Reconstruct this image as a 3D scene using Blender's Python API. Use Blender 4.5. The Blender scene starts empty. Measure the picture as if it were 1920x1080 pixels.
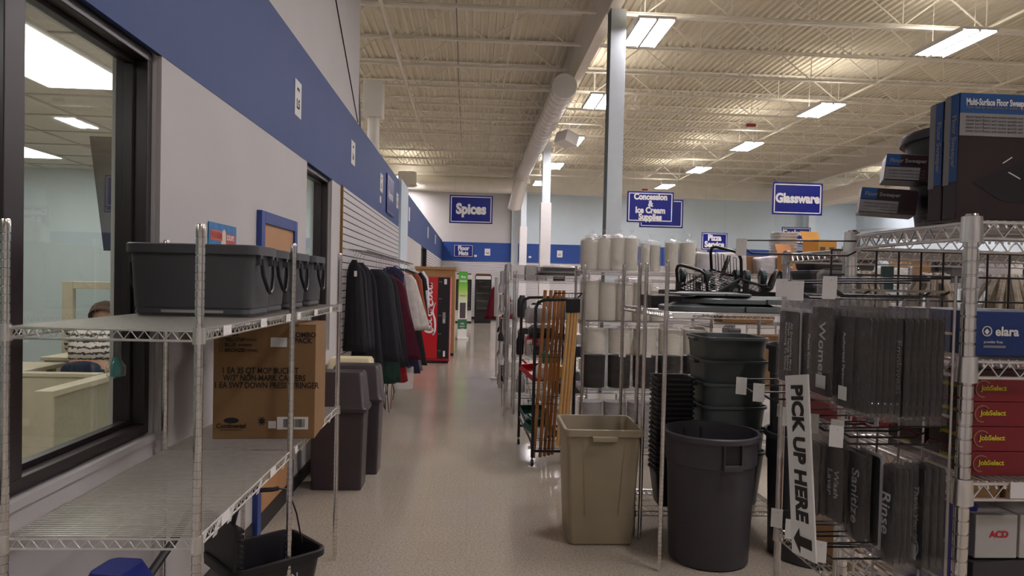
import bpy, bmesh, math, random
from mathutils import Vector, Matrix, Euler
R = random.Random(7)
PI = math.pi
SC = bpy.context.scene
COL = SC.collection

# ------------------------------------------------------------------ camera
def make_camera():
    yaw, pitch, roll, f, cy, H = .05784, .02172, .02300, 1310.0, 557.3, 1.72
    F = Vector((math.sin(yaw)*math.cos(pitch), math.cos(yaw)*math.cos(pitch), -math.sin(pitch)))
    r = Vector((math.cos(yaw), -math.sin(yaw), 0)); u = r.cross(F)
    r2 = math.cos(roll)*r + math.sin(roll)*u
    u2 = -math.sin(roll)*r + math.cos(roll)*u
    cd = bpy.data.cameras.new('camera'); cd.sensor_width = 36; cd.lens = f/1920*36
    cd.shift_y = (cy-540)/1920; cd.clip_start = .02; cd.clip_end = 200
    co = bpy.data.objects.new('camera', cd); COL.objects.link(co)
    M = Matrix((r2, u2, -F)).transposed().to_4x4(); M.translation = (0, 0, H)
    co.matrix_world = M
    SC.camera = co
make_camera()
SC.view_settings.view_transform = 'Standard'
SC.view_settings.look = 'None'
SC.view_settings.gamma = 1
SC.view_settings.use_curve_mapping = False
SC.view_settings.exposure = 0.42
SC.cycles.sample_clamp_indirect = 3.0
SC.cycles.caustics_reflective = False
SC.cycles.caustics_refractive = False
LIGHT_GAIN = 1.8

w = bpy.data.worlds.new('world'); SC.world = w; w.use_nodes = True
w.node_tree.nodes['Background'].inputs[0].default_value = (.85, .87, 1, 1)
w.node_tree.nodes['Background'].inputs[1].default_value = .25

# ------------------------------------------------------------------ materials
def lin(c):
    if isinstance(c, str):
        c = [int(c[i:i+2], 16)/255 for i in (0, 2, 4)]
    return tuple((x/12.92 if x <= .04045 else ((x+.055)/1.055)**2.4) for x in c[:3]) + (1,)
MATS = {}
def mat(name, color, rough=.6, metal=0., var=.06, scale=8., bump=0., bscale=60., spec=.5, alpha=1., trans=0., emit=None, estr=0., coat=0.):
    if name in MATS: return MATS[name]
    m = bpy.data.materials.new(name); m.use_nodes = True; nt = m.node_tree
    b = nt.nodes['Principled BSDF']; c = lin(color)
    b.inputs['Roughness'].default_value = rough; b.inputs['Metallic'].default_value = metal
    b.inputs['Specular IOR Level'].default_value = spec
    b.inputs['Base Color'].default_value = c
    if coat: b.inputs['Coat Weight'].default_value = coat; b.inputs['Coat Roughness'].default_value = .15
    if trans: b.inputs['Transmission Weight'].default_value = trans
    if alpha < 1: b.inputs['Alpha'].default_value = alpha
    if emit: b.inputs['Emission Color'].default_value = lin(emit); b.inputs['Emission Strength'].default_value = estr
    tc = nt.nodes.new('ShaderNodeTexCoord')
    if var:
        n = nt.nodes.new('ShaderNodeTexNoise'); n.inputs['Scale'].default_value = scale; n.inputs['Detail'].default_value = 4
        nt.links.new(tc.outputs['Object'], n.inputs['Vector'])
        mr = nt.nodes.new('ShaderNodeMapRange'); mr.inputs[1].default_value = .3; mr.inputs[2].default_value = .7
        mr.inputs[3].default_value = 1-var; mr.inputs[4].default_value = 1+var
        nt.links.new(n.outputs['Fac'], mr.inputs[0])
        mx = nt.nodes.new('ShaderNodeVectorMath'); mx.operation = 'SCALE'; mx.inputs[0].default_value = c[:3]
        nt.links.new(mr.outputs[0], mx.inputs['Scale']); nt.links.new(mx.outputs[0], b.inputs['Base Color'])
    if bump:
        n2 = nt.nodes.new('ShaderNodeTexNoise'); n2.inputs['Scale'].default_value = bscale
        nt.links.new(tc.outputs['Object'], n2.inputs['Vector'])
        bp = nt.nodes.new('ShaderNodeBump'); bp.inputs['Strength'].default_value = bump; bp.inputs['Distance'].default_value = .01
        nt.links.new(n2.outputs['Fac'], bp.inputs['Height']); nt.links.new(bp.outputs[0], b.inputs['Normal'])
    MATS[name] = m; return m

def film(name, tint='ffffff', gloss=.35, op=.12, white='e8e6e2', bump=.6, bscale=25, rough=.12):
    """clear plastic film: transparent + a little milky diffuse + crinkled gloss"""
    if name in MATS: return MATS[name]
    m = bpy.data.materials.new(name); m.use_nodes = True; nt = m.node_tree; N = nt.nodes; L = nt.links
    N.remove(N['Principled BSDF']); out = N['Material Output']
    t = N.new('ShaderNodeBsdfTransparent'); t.inputs[0].default_value = lin(tint)
    d = N.new('ShaderNodeBsdfDiffuse'); d.inputs[0].default_value = lin(white)
    g = N.new('ShaderNodeBsdfGlossy'); g.inputs['Roughness'].default_value = rough
    g.inputs[0].default_value = (.9, .9, .9, 1)
    lw_ = N.new('ShaderNodeLayerWeight'); lw_.inputs[0].default_value = .5
    fr = N.new('ShaderNodeMath'); fr.operation = 'POWER'; fr.inputs[1].default_value = 3.5
    L.new(lw_.outputs['Facing'], fr.inputs[0])
    m1 = N.new('ShaderNodeMixShader'); m1.inputs[0].default_value = op
    m2 = N.new('ShaderNodeMixShader')
    L.new(t.outputs[0], m1.inputs[1]); L.new(d.outputs[0], m1.inputs[2])
    if bump:
        tc = N.new('ShaderNodeTexCoord'); n = N.new('ShaderNodeTexNoise'); n.inputs['Scale'].default_value = bscale
        n.inputs['Detail'].default_value = 3
        L.new(tc.outputs['Object'], n.inputs['Vector'])
        bp = N.new('ShaderNodeBump'); bp.inputs['Strength'].default_value = bump; bp.inputs['Distance'].default_value = .02
        L.new(n.outputs['Fac'], bp.inputs['Height']); L.new(bp.outputs[0], g.inputs['Normal']); L.new(bp.outputs[0], lw_.inputs['Normal'])
    ad = N.new('ShaderNodeMath'); ad.operation = 'MULTIPLY_ADD'; ad.inputs[1].default_value = gloss; ad.inputs[2].default_value = gloss*.09
    L.new(fr.outputs[0], ad.inputs[0]); L.new(ad.outputs[0], m2.inputs[0])
    L.new(m1.outputs[0], m2.inputs[1]); L.new(g.outputs[0], m2.inputs[2]); L.new(m2.outputs[0], out.inputs[0])
    MATS[name] = m; return m

def floor_material():
    m = bpy.data.materials.new('vinyl_floor_tiles'); m.use_nodes = True; nt = m.node_tree; N = nt.nodes; L = nt.links
    b = N['Principled BSDF']; tc = N.new('ShaderNodeTexCoord')
    n = N.new('ShaderNodeTexNoise'); n.inputs['Scale'].default_value = 70; n.inputs['Detail'].default_value = 5
    L.new(tc.outputs['Object'], n.inputs['Vector'])
    cr = N.new('ShaderNodeValToRGB'); cr.color_ramp.elements[0].position = .3; cr.color_ramp.elements[1].position = .72
    cr.color_ramp.elements[0].color = lin('9c9285'); cr.color_ramp.elements[1].color = lin('c6bcab')
    L.new(n.outputs['Fac'], cr.inputs[0])
    br = N.new('ShaderNodeTexBrick'); br.offset = 0; br.inputs['Scale'].default_value = 1/.61
    br.inputs['Brick Width'].default_value = .5; br.inputs['Row Height'].default_value = .5
    br.inputs['Mortar Size'].default_value = .003; br.inputs['Color1'].default_value = (1, 1, 1, 1)
    br.inputs['Color2'].default_value = (.965, .965, .96, 1); br.inputs['Mortar'].default_value = (.86, .85, .84, 1)
    L.new(tc.outputs['Object'], br.inputs['Vector'])
    mm = N.new('ShaderNodeMix'); mm.data_type = 'RGBA'; mm.blend_type = 'MULTIPLY'; mm.inputs[0].default_value = 1
    L.new(cr.outputs[0], mm.inputs[6]); L.new(br.outputs[0], mm.inputs[7])
    L.new(mm.outputs[2], b.inputs['Base Color'])
    b.inputs['Roughness'].default_value = .14
    b.inputs['Specular IOR Level'].default_value = .6
    return m

WALL = mat('wall_paint_pale_grey', 'cac7c5', .75, var=.02, scale=2, bump=.05, bscale=120)
WALLB = mat('wall_paint_pale_blue', 'd3e2ea', .75, var=.02, scale=2)
BLUE = mat('band_paint_blue', '30497f', .6, var=.03, scale=3)
CEIL = mat('ceiling_paint_cream', 'ddd6c2', .7, var=.04, scale=1.5)
JOIST = mat('joist_paint_cream', 'f2eee2', .6, var=.04, scale=3)
WHITE = mat('white_paint', 'e4e2e0', .6, var=.02)
DKFRAME = mat('dark_bronze_frame', '2b2326', .35, var=.08, scale=5)
CHROME = mat('chrome', 'e0ddda', .2, 1., var=.06, scale=30)
CHROMEW = mat('wire_chrome', 'eceae6', .36, 1., var=.05, scale=30)
CHROMED = mat('chrome_worn', 'c4c0bc', .3, 1., var=.12, scale=30)
ZINC = mat('zinc_wire', '9a9894', .35, .9, var=.08)
BLACKP = mat('black_plastic', '17151a', .42, var=.1)
BLACKM = mat('black_powder_coat', '141114', .4, var=.1)
GREYP = mat('grey_plastic', '494a4e', .5, var=.05, scale=6, bump=.03, bscale=250)
GREYD = mat('dark_grey_plastic', '3e3c41', .5, var=.05, scale=6, bump=.03, bscale=250)
SLATE = mat('slate_grey_plastic', '5c6564', .42, var=.05, scale=6)
BEIGEP = mat('beige_plastic', '9c9178', .5, var=.04, scale=5, bump=.03, bscale=250)
CREAMP = mat('cream_plastic', 'd6c9a4', .5, var=.04)
BROWNP = mat('dark_brown_plastic', '3d3438', .4, var=.06, scale=6)
CARD = mat('cardboard', '8b6a45', .8, var=.07, scale=5, bump=.05)
CARD2 = mat('cardboard_orange', 'cf9a4c', .75, var=.06, scale=5)
INK = mat('black_ink', '1c1310', .7, var=0)
WOOD = mat('wood_veneer', 'b98a5e', .5, var=.1, scale=3)
HANDLE = mat('varnished_handle_wood', 'a06a3a', .4, var=.12, scale=6)
HANDLE2 = mat('pale_handle_wood', 'c49a62', .45, var=.1, scale=6)
PAPER = mat('white_paper', 'e8e6e2', .7, var=.02)
SIGNBLUE = mat('sign_blue', '071877', .35, var=.03)
SIGNBLUE2 = mat('sign_mid_blue', '12418a', .35, var=.03)
FROST = mat('frosted_plastic', 'f6f1e2', .35, var=.03, trans=.12)
STEEL = mat('galvanised_steel', 'b5b3b0', .35, .8, var=.08)
DUCT = mat('duct_paint', 'd9d3ca', .32, .35, var=.04)
FILM = film('clear_film', op=.05, gloss=.5, rough=.1, bump=1.0, bscale=16)
FILMT = film('thin_bag_film', op=.03, gloss=.5, rough=.1, bump=1.0, bscale=16)
FILMP = film('plate_bag_film', op=.03, gloss=.4, rough=.12, bump=1.0, bscale=22)
GLASS = film('window_glass', tint='f2f6f4', gloss=.9, op=0.0, bump=0, rough=.02)

# ------------------------------------------------------------------ mesh tools
class MB:
    def __init__(s): s.v = []; s.f = []
    def add(s, vs, fs):
        o = len(s.v); s.v += [tuple(x) for x in vs]; s.f += [tuple(i+o for i in f) for f in fs]; return s
    def box(s, x0, y0, z0, x1, y1, z1, M=None):
        vs = [Vector((x, y, z)) for z in (z0, z1) for y in (y0, y1) for x in (x0, x1)]
        if M is not None: vs = [M @ v for v in vs]
        return s.add(vs, [(0, 2, 3, 1), (4, 5, 7, 6), (0, 1, 5, 4), (2, 6, 7, 3), (0, 4, 6, 2), (1, 3, 7, 5)])
    def cbox(s, c, d, M=None):
        return s.box(c[0]-d[0]/2, c[1]-d[1]/2, c[2]-d[2]/2, c[0]+d[0]/2, c[1]+d[1]/2, c[2]+d[2]/2, M)
    def tube(s, p0, p1, r, n=6, r1=None, cap=True):
        return s.path([p0, p1], r, n, radii=[r, r if r1 is None else r1], cap=cap)
    def path(s, pts, r, n=6, closed=False, radii=None, cap=True):
        pts = [Vector(p) for p in pts]; k = len(pts); vs = []
        prev = None
        for i, p in enumerate(pts):
            if closed: d = pts[(i+1) % k]-pts[i-1]
            elif i == 0: d = pts[1]-pts[0]
            elif i == k-1: d = pts[-1]-pts[-2]
            else: d = (pts[i+1]-p).normalized()+(p-pts[i-1]).normalized()
            d.normalize()
            if prev is None:
                a = Vector((0, 0, 1)) if abs(d.z) < .9 else Vector((1, 0, 0))
                u = d.cross(a).normalized()
            else:
                u = (prev-d*prev.dot(d))
                u = u.normalized() if u.length > 1e-6 else d.orthogonal().normalized()
            prev = u; v = d.cross(u); rr = radii[i] if radii else r
            for j in range(n):
                t = 2*PI*j/n+PI/n; vs.append(p+(u*math.cos(t)+v*math.sin(t))*rr)
        fs = []
        for i in range(k if closed else k-1):
            for j in range(n):
                a = i*n+j; b = i*n+(j+1) % n; c = ((i+1) % k)*n+(j+1) % n; d2 = ((i+1) % k)*n+j
                fs.append((a, b, c, d2))
        if cap and not closed:
            fs.append(tuple(range(n))[::-1]); fs.append(tuple((k-1)*n+j for j in range(n)))
        return s.add(vs, fs)
    def loft(s, rings, closed=True, cap0=False, cap1=False):
        n = len(rings[0]); vs = [p for r in rings for p in r]; fs = []
        for i in range(len(rings)-1):
            for j in range(n if closed else n-1):
                fs.append((i*n+j, i*n+(j+1) % n, (i+1)*n+(j+1) % n, (i+1)*n+j))
        if cap0: fs.append(tuple(range(n))[::-1])
        if cap1: fs.append(tuple((len(rings)-1)*n+j for j in range(n)))
        return s.add(vs, fs)
    def lathe(s, prof, n=24, c=(0, 0), cap0=False, cap1=False):
        return s.loft([[(c[0]+r*math.cos(2*PI*j/n), c[1]+r*math.sin(2*PI*j/n), z) for j in range(n)] for r, z in prof], True, cap0, cap1)
    def quad(s, a, b, c, d): return s.add([a, b, c, d], [(0, 1, 2, 3)])
    def prism(s, poly, z0, z1, M=None):
        n = len(poly); vs = [Vector((x, y, z0)) for x, y in poly]+[Vector((x, y, z1)) for x, y in poly]
        if M is not None: vs = [M @ v for v in vs]
        return s.add(vs, [tuple(range(n))[::-1], tuple(range(n, 2*n))]+[(i, (i+1) % n, (i+1) % n+n, i+n) for i in range(n)])
    def xf(s, M): s.v = [tuple(M @ Vector(v)) for v in s.v]; return s
    def build(s, name, m, parent=None, loc=(0, 0, 0), rot=None, smooth=False, bevel=0, ang=.6, sub=0, kind=None, label=None):
        me = bpy.data.meshes.new(name); me.from_pydata(s.v, [], s.f); me.update()
        bm = bmesh.new(); bm.from_mesh(me); bmesh.ops.recalc_face_normals(bm, faces=bm.faces); bm.to_mesh(me); bm.free()
        if smooth:
            for p in me.polygons: p.use_smooth = True
            me.set_sharp_from_angle(angle=ang)
        o = bpy.data.objects.new(name, me); me.materials.append(m); COL.objects.link(o)
        o.location = loc
        if rot: o.rotation_euler = rot
        if parent: o.parent = parent
        if bevel:
            md = o.modifiers.new('b', 'BEVEL'); md.width = bevel; md.segments = 2; md.limit_method = 'ANGLE'; md.angle_limit = .6
        if sub:
            md = o.modifiers.new('s', 'SUBSURF'); md.levels = sub; md.render_levels = sub
        if kind: o['kind'] = kind
        if label: o['label'] = label
        return o

def tag(o, label=None, cat=None, group=None, kind=None):
    if label: o['label'] = label
    if cat: o['category'] = cat
    if group: o['group'] = group
    if kind: o['kind'] = kind
    return o
def thing(name, label, cat, loc=(0, 0, 0), rz=0, group=None, rot=None):
    o = bpy.data.objects.new(name, None); o.empty_display_size = .1; COL.objects.link(o)
    o.location = loc; o.rotation_euler = rot if rot else (0, 0, rz)
    return tag(o, label, cat, group)
def dup(o, loc=None, rz=None, label=None, group=None, rot=None):
    def cp(a, par):
        c = a.copy(); COL.objects.link(c); c.parent = par
        for k in a.children: cp(k, c)
        return c
    c = cp(o, None)
    if loc is not None: c.location = loc
    if rz is not None: c.rotation_euler = (0, 0, rz)
    if rot: c.rotation_euler = rot
    if label: c['label'] = label
    if group: c['group'] = group
    return c

def text(s, size, m, parent, loc, rot, name='lettering', bold=0., align='CENTER', ext=.0006, sx=1., label=None, spacing=1., shear=0.):
    cu = bpy.data.curves.new('t', 'FONT'); cu.body = s; cu.size = size; cu.align_x = align; cu.align_y = 'CENTER'
    cu.extrude = ext; cu.offset = bold*size; cu.space_line = .95; cu.space_character = spacing; cu.shear = shear; cu.resolution_u = 3
    to = bpy.data.objects.new('t', cu); COL.objects.link(to)
    dg = bpy.context.evaluated_depsgraph_get(); me = bpy.data.meshes.new_from_object(to.evaluated_get(dg))
    bpy.data.objects.remove(to); bpy.data.curves.remove(cu)
    if sx != 1:
        for v in me.vertices: v.co.x *= sx
    me.materials.clear(); me.materials.append(m); me.name = name
    o = bpy.data.objects.new(name, me); COL.objects.link(o); o.location = loc; o.rotation_euler = rot
    if parent: o.parent = parent
    if label: o['label'] = label
    return o
FRONT = (PI/2, 0, 0)          # readable from -Y
RIGHT = (PI/2, 0, PI/2)       # on a plane facing +X, readable from +X
LEFT = (PI/2, 0, -PI/2)       # facing -X

def rr(w, d, r, z, n=5, cx=0, cy=0):
    out = []; r = min(r, w/2-1e-4, d/2-1e-4)
    for k, (sx, sy) in enumerate(((1, 1), (-1, 1), (-1, -1), (1, -1))):
        for i in range(n+1):
            a = k*PI/2+i*PI/2/n
            out.append((cx+sx*(w/2-r)+r*math.cos(a), cy+sy*(d/2-r)+r*math.sin(a), z))
    return out
def tub(w0, d0, w1, d1, h, r=.04, t=.004, lip=.012, lh=.02, n=5, bands=()):
    """open container: w0,d0 at base, w1,d1 at the rim; rolled lip"""
    m = MB(); rs = [rr(w0-.02, d0-.02, r*.8, 0, n), rr(w0, d0, r, .012, n)]
    zs = sorted([(z, 0) for z in ()]+[])
    def wd(z): k = z/h; return w0+(w1-w0)*k, d0+(d1-d0)*k
    for z, e in bands:
        a, b = wd(z); rs.append(rr(a+2*e[0], b+2*e[0], r, z, n)); rs.append(rr(a+2*e[1], b+2*e[1], r, z+.004, n))
    a, b = wd(h-lh)
    e = bands[-1][1][1] if bands else 0
    rs += [rr(a+2*e, b+2*e, r, h-lh, n), rr(w1+2*lip, d1+2*lip, r+lip, h-lh-.001, n), rr(w1+2*lip, d1+2*lip, r+lip, h-.004, n),
           rr(w1+lip, d1+lip, r+lip*.5, h, n), rr(w1-.002, d1-.002, r, h-.002, n), rr(w1-2*t, d1-2*t, r, h-.012, n), rr(w0-2*t, d0-2*t, r, .01, n)]
    m.loft(rs, True, True, False); m.add(rs[-1], [tuple(range(len(rs[-1])))])
    return m
def rtub(r0, r1, h, t=.004, lip=.014, lh=.03, n=40, bands=()):
    pr = [(r0-.012, 0), (r0, .01)]
    for z, e in bands:
        a = r0+(r1-r0)*z/h; pr += [(a+e[0], z), (a+e[1], z+.006)]
    pr += [(r1-.002, h-lh), (r1+lip, h-lh-.002), (r1+lip, h-.008), (r1+lip*.5, h), (r1-t, h-.004), (r1-t-.004, h-.03), (r0-t, .012)]
    m = MB(); m.lathe(pr, n, cap0=True); m.add([(x, y, .012) for x, y, z in [((r0-t)*math.cos(2*PI*j/n), (r0-t)*math.sin(2*PI*j/n), 0) for j in range(n)]], [tuple(range(n))])
    return m

# ------------------------------------------------------------------ room shell
def struct(name, mb, m, label=None, **k):
    return tag(mb.build(name, m, **k), label, None, None, 'structure')
WX = -1.40
struct('floor', MB().quad((-9, -5, 0), (18, -5, 0), (18, 32.2, 0), (-9, 32.2, 0)), floor_material())
lw = MB()
for y0, y1, z0, z1 in ((-5, .9, 0, 2.69), (.9, 3.22, 0, 1.0), (3.22, 5.97, 0, 2.69), (5.97, 7.02, 0, 1.0), (7.02, 13.2, 0, 2.69), (14.6, 19.2, 0, 2.69), (21.3, 32, 0, 2.69)):
    lw.box(WX-.02, y0, z0, WX, y1, z1)
struct('wall_left', lw, WALL)
struct('wall_left_core', MB().box(WX-.18, -5, 0, WX-.021, .9, 3.57).box(WX-.18, .9, 0, WX-.021, 3.22, 1.0).box(WX-.18, .9, 2.70, WX-.021, 3.22, 3.57).box(WX-.18, 3.22, 0, WX-.021, 5.97, 3.57)
       .box(WX-.18, 5.97, 0, WX-.021, 7.02, 1.0).box(WX-.18, 5.97, 2.7, WX-.021, 7.02, 3.57).box(WX-.18, 7.02, 0, WX-.021, 19.2, 3.57).box(WX-.18, 19.2, 2.69, WX-.021, 21.3, 3.57).box(WX-.18, 21.3, 0, WX-.021, 32, 3.57), WHITE)
struct('trim_1', MB().box(WX-.02, -5, 2.69, WX+.002, 13.2, 3.57), BLUE, 'deep blue painted band along the top of the left wall')
struct('trim_2', MB().box(WX-.02, 14.6, 2.66, WX+.002, 31.99, 3.55), BLUE, 'far stretch of the blue painted band beyond the pilaster')
struct('wall_left_upper', MB().box(WX-.18, -5, 3.572, WX, 8.52, 6.95), WALL)
struct('wall_left_return', MB().box(-9, 8.4, 3.572, WX-.181, 8.52, 6.95), WALL)
struct('trim_3', MB().box(WX-.01, 13.2, 0, WX+.05, 14.6, 3.60), WALLB, 'pale blue pilaster breaking the blue band on the left wall')
struct('baseboard_left', MB().box(WX, -5, 0, WX+.012, 4.62, .11).box(WX, 5.57, 0, WX+.012, 7.45, .11).box(WX, 14.65, 0, WX+.012, 19.2, .11), mat('black_vinyl_base', '1e1b20', .5))
struct('wall_far', MB().box(-9, 32, 0, 18, 32.2, 5.75), WALL)
struct('trim_4', MB().box(-1.39, 31.955, 2.63, 10.4, 32.01, 3.49).box(10.9, 31.955, 2.63, 18, 32.01, 3.49), mat('far_band_blue', '1f4690', .6), 'blue painted band across the far wall')
struct('wall_far_blue_paint', MB().box(2.3, 31.985, 3.49, 18, 31.999, 5.75), WALLB)
struct('wall_right', MB().box(18, -5, 0, 18.2, 32.2, 6.9), WALLB)
struct('wall_back', MB().box(-9, -5.2, 0, 18.2, -5, 6.9), WALL)
struct('wall_outer_left', MB().box(-9.2, -5, 0, -9, 32.2, 6.9), WALL)
struct('baseboard_far', MB().box(-1.38, 31.94, 0, 2.5, 31.95, .1), BLACKP)
# corrugated roof deck, ribs running away from the camera
dk = MB(); x = -9.2; prof = []
while x < 18.2:
    prof += [(x, 6.77), (x+.045, 6.77), (x+.06, 6.815), (x+.137, 6.815)]; x += .152
dk.loft([[(a, y, z) for a, z in prof] for y in (-5.2, 32.2)], closed=False)
struct('ceiling', dk, CEIL)
struct('ceiling_soffit', MB().box(-9, 31.2, 5.75, 18, 31.8, 6.76).box(-9, 31.8, 5.751, 18, 32.2, 6.76), JOIST, 'cream beam closing the top of the far wall')

def slatwall(name, L, z0, z1, m=WHITE, pitch=.076):
    mb = MB(); z = z0; pr = [(0, z0)]
    while z+pitch < z1:
        pr += [(.018, z), (.018, z+pitch-.013), (.004, z+pitch-.013), (.004, z+pitch-.001), (.018, z+pitch-.001)]; z += pitch
    pr += [(.018, z), (.018, z1), (0, z1)]
    mb.loft([[(a, y, b) for a, b in pr] for y in (0, L)], closed=False, cap0=True, cap1=True)
    return mb
def grooves(par, L, z0, z1, pitch=.076):
    m = MB(); z = z0
    while z+pitch < z1: m.box(.0045, .002, z+pitch-.0125, .0165, L-.002, z+pitch-.0015); z += pitch
    m.build('groove_core', mat('slat_groove_mdf', '35291f', .8), par)
SLAT = mat('slatwall_melamine', 'd8d5d6', .5, var=.02)
o = struct('trim_5', slatwall('s', 5.66, .3, 2.69), SLAT, 'near white slatwall panel above the hanging clothes', loc=(WX+.002, 7.5, 0)); grooves(o, 5.66, .3, 2.69)
MB().box(WX+.001, 7.47, .3, WX+.026, 7.5, 2.70).build('panel_edge', mat('raw_mdf_edge', '8a6a3c', .8)).parent = None
bpy.data.objects['panel_edge'].name = 'trim_6'; tag(bpy.data.objects['trim_6'], 'raw brown edge of the near slatwall panel', kind='structure')
o = struct('trim_7', slatwall('s', 8.4, .3, 2.64), SLAT, 'far white slatwall panel on the left wall', loc=(WX+.002, 21.4, 0)); grooves(o, 8.4, .3, 2.64)
o = struct('trim_8', slatwall('s', 12.0, .1, 2.63), SLAT, 'white slatwall under the blue band on the far wall', loc=(-1.38, 31.995, 0)); o.rotation_euler = (0, 0, -PI/2); grooves(o, 12.0, .1, 2.63)

# second wall label strip and doorway far down the left wall
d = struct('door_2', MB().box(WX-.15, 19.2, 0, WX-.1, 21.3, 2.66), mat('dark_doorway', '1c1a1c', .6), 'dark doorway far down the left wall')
MB().box(WX-.1, 19.2, 0, WX+.01, 19.27, 2.66).box(WX-.1, 21.23, 0, WX+.01, 21.3, 2.66).build('door_frame', DKFRAME, d)

# windows
def window(idx, ya, yb, z0, z1, label, mull=()):
    f = MB(); xa, xb = WX-.03, WX-.165; t = .045
    f.box(xb, ya, z0, xa, yb, z0+t); f.box(xb, ya, z1-t, xa, yb, z1)
    f.box(xb, ya, z0+t, xa, ya+t, z1-t); f.box(xb, yb-t, z0+t, xa, yb, z1-t)
    for a, b in mull: f.box(xb, a, z0+t, xa, b, z1-t)
    w = struct('window_%d' % idx, f, DKFRAME, label, bevel=.003)
    s = MB(); xs, xe = WX-.085, WX-.125; u = t+.02     # glazing stops
    ys = [ya+t]+[v for a, b in mull for v in (a, b)]+[yb-t]
    for i in range(0, len(ys), 2):
        a, b = ys[i], ys[i+1]
        s.box(xe, a, z0+t, xs, b, z0+u).box(xe, a, z1-u, xs, b, z1-t).box(xe, a, z0+u, xs, a+.02, z1-u).box(xe, b-.02, z0+u, xs, b, z1-u)
        MB().quad((WX-.105, a+.02, z0+u), (WX-.105, b-.02, z0+u), (WX-.105, b-.02, z1-u), (WX-.105, a+.02, z1-u)).build('pane', GLASS, w)
    s.build('glazing_stop', DKFRAME, w, bevel=.002)
    MB().box(WX-.02, ya-.002, z0-.03, WX+.012, yb, z0-.001).build('sill_trim', WALL, w)
    return w
window(1, .9, 3.2, 1.01, 2.695, 'large dark framed office window behind the near shelving', mull=((2.22, 2.32),))
struct('trim_10', MB().box(WX-.185, 3.165, .95, WX-.167, 3.2, 2.75), WHITE, 'white inner return at the far side of the near window')
window(2, 5.98, 7.0, 1.01, 2.695, 'narrower dark framed office window beside the hanging clothes')

# office behind the glass
OFF = mat('office_wall_pale', 'cfdcdf', .8, var=.01)
struct('wall_office', MB().box(-6.6, 8.1, 0, WX-.18, 8.2, 2.87).box(-6.7, -2, 0, -6.6, 8.2, 2.87).box(-6.6, -2.1, 0, WX-.18, -2, 2.87), OFF)
struct('ceiling_office', MB().box(-6.6, -2, 2.87, WX-.181, 8.1, 2.92), mat('office_ceiling_tile', 'd9d4cc', .85, var=.05, scale=60))
tg = MB()
for k in range(9): tg.box(-6.6+.61*k, -2, 2.862, -6.58+.61*k, 8.1, 2.871)
for k in range(17): tg.box(-6.6, -2+.61*k, 2.862, WX-.19, -1.98+.61*k, 2.871)
struct('trim_9', tg, mat('tile_grid', 'b9b5ae', .6))
TROF = mat('troffer_lens', 'ffffff', .5, var=0, emit='fffaf2', estr=6.5)
t0 = thing('office_ceiling_light', 'flat office ceiling light seen through the near window, nearest panel', 'light', (-2.35, 3.9, 2.855), group='office ceiling lights')
MB().box(-.3, -.61, 0, .3, .61, .012).build('light_frame', WHITE, t0); MB().box(-.27, -.58, -.004, .27, .58, 0).build('diffuser', TROF, t0)
for x, y, lab in ((-4.4, 6.7, 'flat office ceiling light seen low at the left edge of the near window'), (-4.4, 3.9, 'flat office ceiling light hidden high behind the window frame, left row'), (-2.35, .9, 'flat office ceiling light above the window mullion, nearest the camera'), (-2.35, 6.7, 'flat office ceiling light near the second window')):
    dup(t0, (x, y, 2.855), label=lab)

# ------------------------------------------------------------------ roof structure
n = 0
def joist(x0, x1, y):
    m = MB(); zb, zt = 6.17, 6.75
    for dx in (-.03, .03):
        m.box(x0, y+dx-.018, zb, x1, y+dx+.018, zb+.008); m.box(x0, y+dx-.003, zb, x1, y+dx+.003, zb+.045)
        m.box(x0, y+dx-.02, zt, x1, y+dx+.02, zt+.012)
    p = 1.47; k = int((x1-x0)/p); off = ((x1-x0)-k*p)/2
    for i in range(k+1):
        a = x0+off+i*p
        m.tube((a, y, zb+.02), (a, y, zt), .010, 4, cap=False)
        if i < k:
            m.tube((a, y, zb+.02), (a+p/2, y, zt), .014, 4, cap=False); m.tube((a+p/2, y, zt), (a+p, y, zb+.02), .014, 4, cap=False)
    return m
for k in range(-5, 13):
    y = 11.5+1.6*k
    if y > 31: continue
    struct('ceiling_joist', joist(-8.9, 1.95, y), JOIST, 'cream open web roof joist left of the long duct')
    struct('ceiling_joist', joist(2.3, 13.5, y), JOIST, 'cream open web roof joist right of the row of columns')
    struct('ceiling_joist', joist(13.8, 17.9, y), JOIST, 'cream open web roof joist beyond the right girder')
br = MB()
for xx in (-6.5, -3.6, 5.2, 8.6, 11.2): br.box(xx-.015, 2, 6.19, xx+.015, 31, 6.2).box(xx-.002, 2, 6.165, xx+.002, 31, 6.2)
struct('ceiling_bridging', br, JOIST, 'thin cream bracing angles crossing the joists')
GIRD = mat('girder_paint', 'dcd5ca', .6, var=.03)
for gx, nm in ((2.13, 'cream girder above the long silver duct'), (13.65, 'long cream girder on the right over the boxes')):
    struct('ceiling_girder', MB().box(gx-.09, -5, 6.02, gx+.09, 31.5, 6.045).box(gx-.012, -5, 6.04, gx+.012, 31.5, 6.72).box(gx-.09, -5, 6.715, gx+.09, 31.5, 6.74), GIRD, nm)
COLM = mat('column_paint_pale_blue', 'd3dde2', .6, var=.02); COLD = mat('column_side_shade_paint', '4a5556', .6)
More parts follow.
